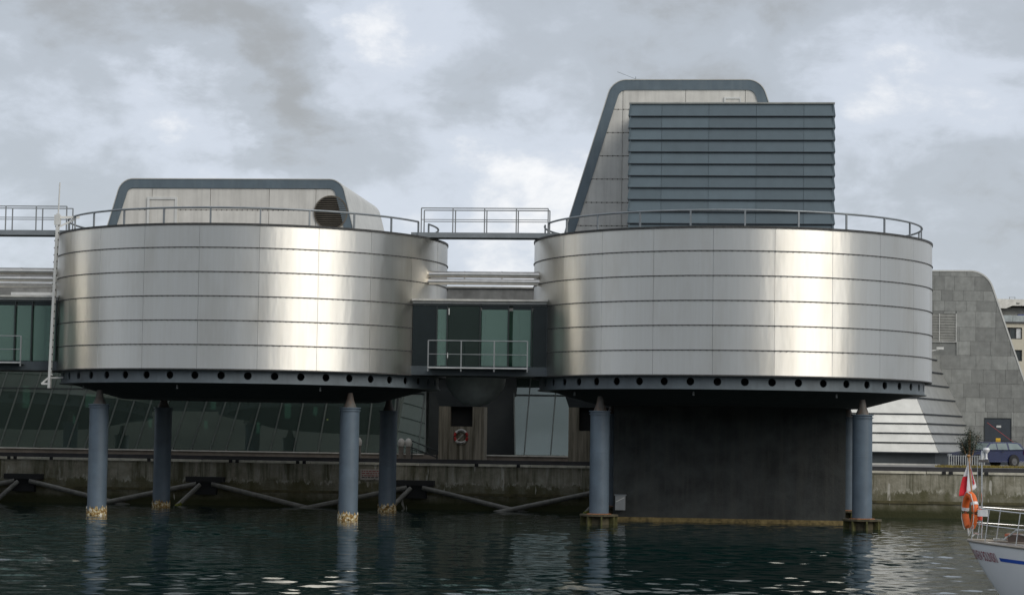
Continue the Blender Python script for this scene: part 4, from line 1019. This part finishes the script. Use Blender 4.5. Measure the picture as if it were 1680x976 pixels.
# stern rail, stanchions, ropes
SS = M('stainless', (.62, .62, .61), .22, .9, var=.05)
def dp_(s, y): return Vector((s, y, sheer(s)))
def loop(z, s1): return [hull_pt(i, NF-1, 1)+Vector((.06, -.05, z)) for i in range(14, 1, -1)]+[Vector((.22, 0, 1.32+z))]+[hull_pt(i, NF-1, -1)+Vector((.06, .05, z)) for i in range(2, 15)]
r1 = MB().tube(loop(.72, 2), .013, 8).build('push_pit', SS, bt, True)
MB().tube(loop(.38, 2), .010, 8).build('lower_rail', SS, r1, True)
for sg_ in (-1, 1):
    for i in (4, 7, 11, 14):
        p = hull_pt(i, NF-1, sg_)+Vector((.06, -.05*sg_, 0)); MB().tube([p+Vector((-.10, 0, 0)), p+Vector((0, 0, .73))], .011, 8).build('stanchion', SS, r1, True)
ant = MB().tube([(.33, -.08, 1.3), (.33, -.08, 3.0)], .016, 8).build('aerial_pole', SS, bt, True)
MB().tube([(.27, -.05, 1.3), (.22, -.05, 3.05)], .006, 6).build('backstay', SS, bt)
MB().lathe([(.035, 0), (.02, .04), (.022, .12), (.065, .17), (.075, .2), (.06, .24), (0, .245)], 16, (.43, -.10, 3.0)).build('gps_dome', M('dome_white', (.75, .75, .74), .3), ant, True)
MB().tube([(.33, -.08, 2.98), (.35, -.08, 3.18)], .035, 12).build('light_cylinder', M('dome_white', (.75, .75, .74)), ant, True)
MB().box(.27, .47, -.14, -.04, 2.93, 2.985).build('pole_bracket', M('bracket_dark', (.12, .11, .1)), ant)
st = MB().tube([(.16, 0, 1.55), (.02, .02, 3.03)], .016, 8).build('flag_staff', M('staff_wood', (.42, .22, .08), .5), bt, True)
MB().lathe([(0, -.03), (.04, 0), (.045, .03), (0, .05)], 10, (.02, .02, 3.04)).build('staff_knob', M('staff_wood', (.42, .22, .08)), st, True)
def flagpart(s0, s1, mat, nm, back=0, ta=0., tb=1.):          # limp ensign hanging from the staff in folds
    b = MB(); nu, nv = 10, 18; vs_ = []
    for i in range(nu+1):
        for j in range(nv+1):
            q = s0+(s1-s0)*i/nu; t_ = ta+(tb-ta)*j/nv
            x = .035+t_*(.15-.44*q)*(1-.25*t_*t_*(q > .5)); z = 2.97-t_*(.58+.42*q-.22*q*q)
            fold = .045*math.sin(10*q+1.5*t_)*(.2+t_)+back
            c_, s_ = math.cos(R(-25)), math.sin(R(-25))     # cloth hangs roughly across the boat's axis
            vs_.append((x*c_-fold*s_*0+.02*math.sin(13*q)*t_, -x*s_*1.0+fold, z))
    b.add(vs_, [(i*(nv+1)+j, (i+1)*(nv+1)+j, (i+1)*(nv+1)+j+1, i*(nv+1)+j+1) for i in range(nu) for j in range(nv)])
    o = b.build(nm, mat, st, True); md = o.modifiers.new('solid', 'SOLIDIFY'); md.thickness = .004
FR = M('flag_red', (.55, .02, .035), .8)
FW = M('flag_white', (.68, .68, .70), .8)
flagpart(0, .58, FW, 'flag_white_half'); flagpart(.58, 1., FW, 'flag_white_top', 0, 0, .46); flagpart(.58, 1., FR, 'flag_red_half', 0, .46, 1.); flagpart(.03, .13, FR, 'flag_red_fold', -.05, .3, .85)
lb2 = thing('yacht_lifebuoy', 'orange horseshoe lifebuoy with narrow white bands hung on yacht stern rail', 'lifebuoy', (9.93, 46.86, 1.86), R(-76))
ORG = M('buoy_orange', (.72, .14, .02), .6, var=.1)
path = [(.23*math.sin(a)*(1 if abs(a) < 2 else .9), 0, .36*math.cos(a)) for a in [R(-152+304*k/28) for k in range(29)]]
MB().tube(path, [.065+.012*math.sin(math.pi*k/28) for k in range(29)], 12).build('float', ORG, lb2, True)
for k in (6, 19):
    MB().tube(path[k:k+2], .079, 12).build('white_band', M('dome_white', (.75, .75, .74)), lb2, True)
b = MB(); b.tube([(.3*math.sin(R(a)), -.06, .42*math.cos(R(a))-.02*math.sin(a)) for a in range(-150, 151, 15)], .011, 6); b.build('grab_line', WHT, lb2, True)
MB().tube([(-.1, 0, -.36), (-.02, -.02, -.5), (.06, 0, -.36)], .02, 6).build('lashing', WHT, lb2, True)
lt = MB().lathe([(0, -.14), (.05, -.13), (.055, .05), (.03, .1), (0, .12)], 12, (.30, -.12, 1.82)).build('buoy_light', M('lamp_orange_red', (.6, .07, .03), .4), bt, True)
MB().box(.30, .50, -.35, -.28, 1.78, 1.92).build('gauge_box', M('dome_white', (.75, .75, .74)), bt)
# gear on the deck
for k in range(5):
    rr_ = random.Random(k); c = Vector((.85+.27*k, -.30-.10*k, 1.30+.03*k))
    pth = [c+Vector(((.22+.02*math.sin(5*a))*math.cos(a), (.14)*math.sin(a), .025*k % .09+.02*math.sin(3*a+k))) for a in [j*2*math.pi/20 for j in range(45)]]
    MB().tube(pth, .014, 6).build('rope_coil', M('rope_grey', (.42, .41, .39), .9) if k % 2 else M('rope_white', (.6, .6, .57), .9), bt, True)
MB().tube([(.9, -.5, 1.31), (1.2, -.75, 1.52), (1.7, -.95, 1.55), (2.1, -1.1, 1.36)], .02, 8).build('hose', M('rope_white', (.6, .6, .57)), bt, True)
MB().box(1.0, 1.7, -.62, -.1, 1.27, 1.42).build('deck_hatch', M('hatch_brown', (.10, .07, .055), .6), bt)
MB().box(.75, 2.3, .25, .55, 1.27, 1.40).build('cockpit_coaming', M('coaming_red', (.33, .09, .04), .5), bt)
MB().lathe([(0, .12), (.07, .12), (.08, .07), (.05, .04), (.08, 0)], 14, (1.75, -.95, 1.27)).build('winch', SS, bt, True)
MB().lathe([(0, .12), (.07, .12), (.08, .07), (.05, .04), (.08, 0)], 14, (2.05, -.9, 1.26)).build('winch', M('fender_dark', (.05, .05, .06)), bt, True)
for y in (-.05, .05): MB().tube([(.1, y, 1.33), (.16, y*2.2, 1.41), (.28, y*2.2, 1.38)], .014, 6).build('cleat', SS, bt)
b = MB(); b.box(3.0, 6.6, -.85, .85, 1.1, 1.55); o = b.build('coach_roof', HW, bt); md = o.modifiers.new('bevel', 'BEVEL'); md.width = .12; md.segments = 3
MB().tube([(5.2, 0, 1.2), (5.2, 0, 12.5)], .075, 14).build('main_mast', SS, bt, True)
MB().tube([(5.1, 0, 2.35), (1.9, 0, 2.5)], .06, 12).build('boom', SS, bt, True)
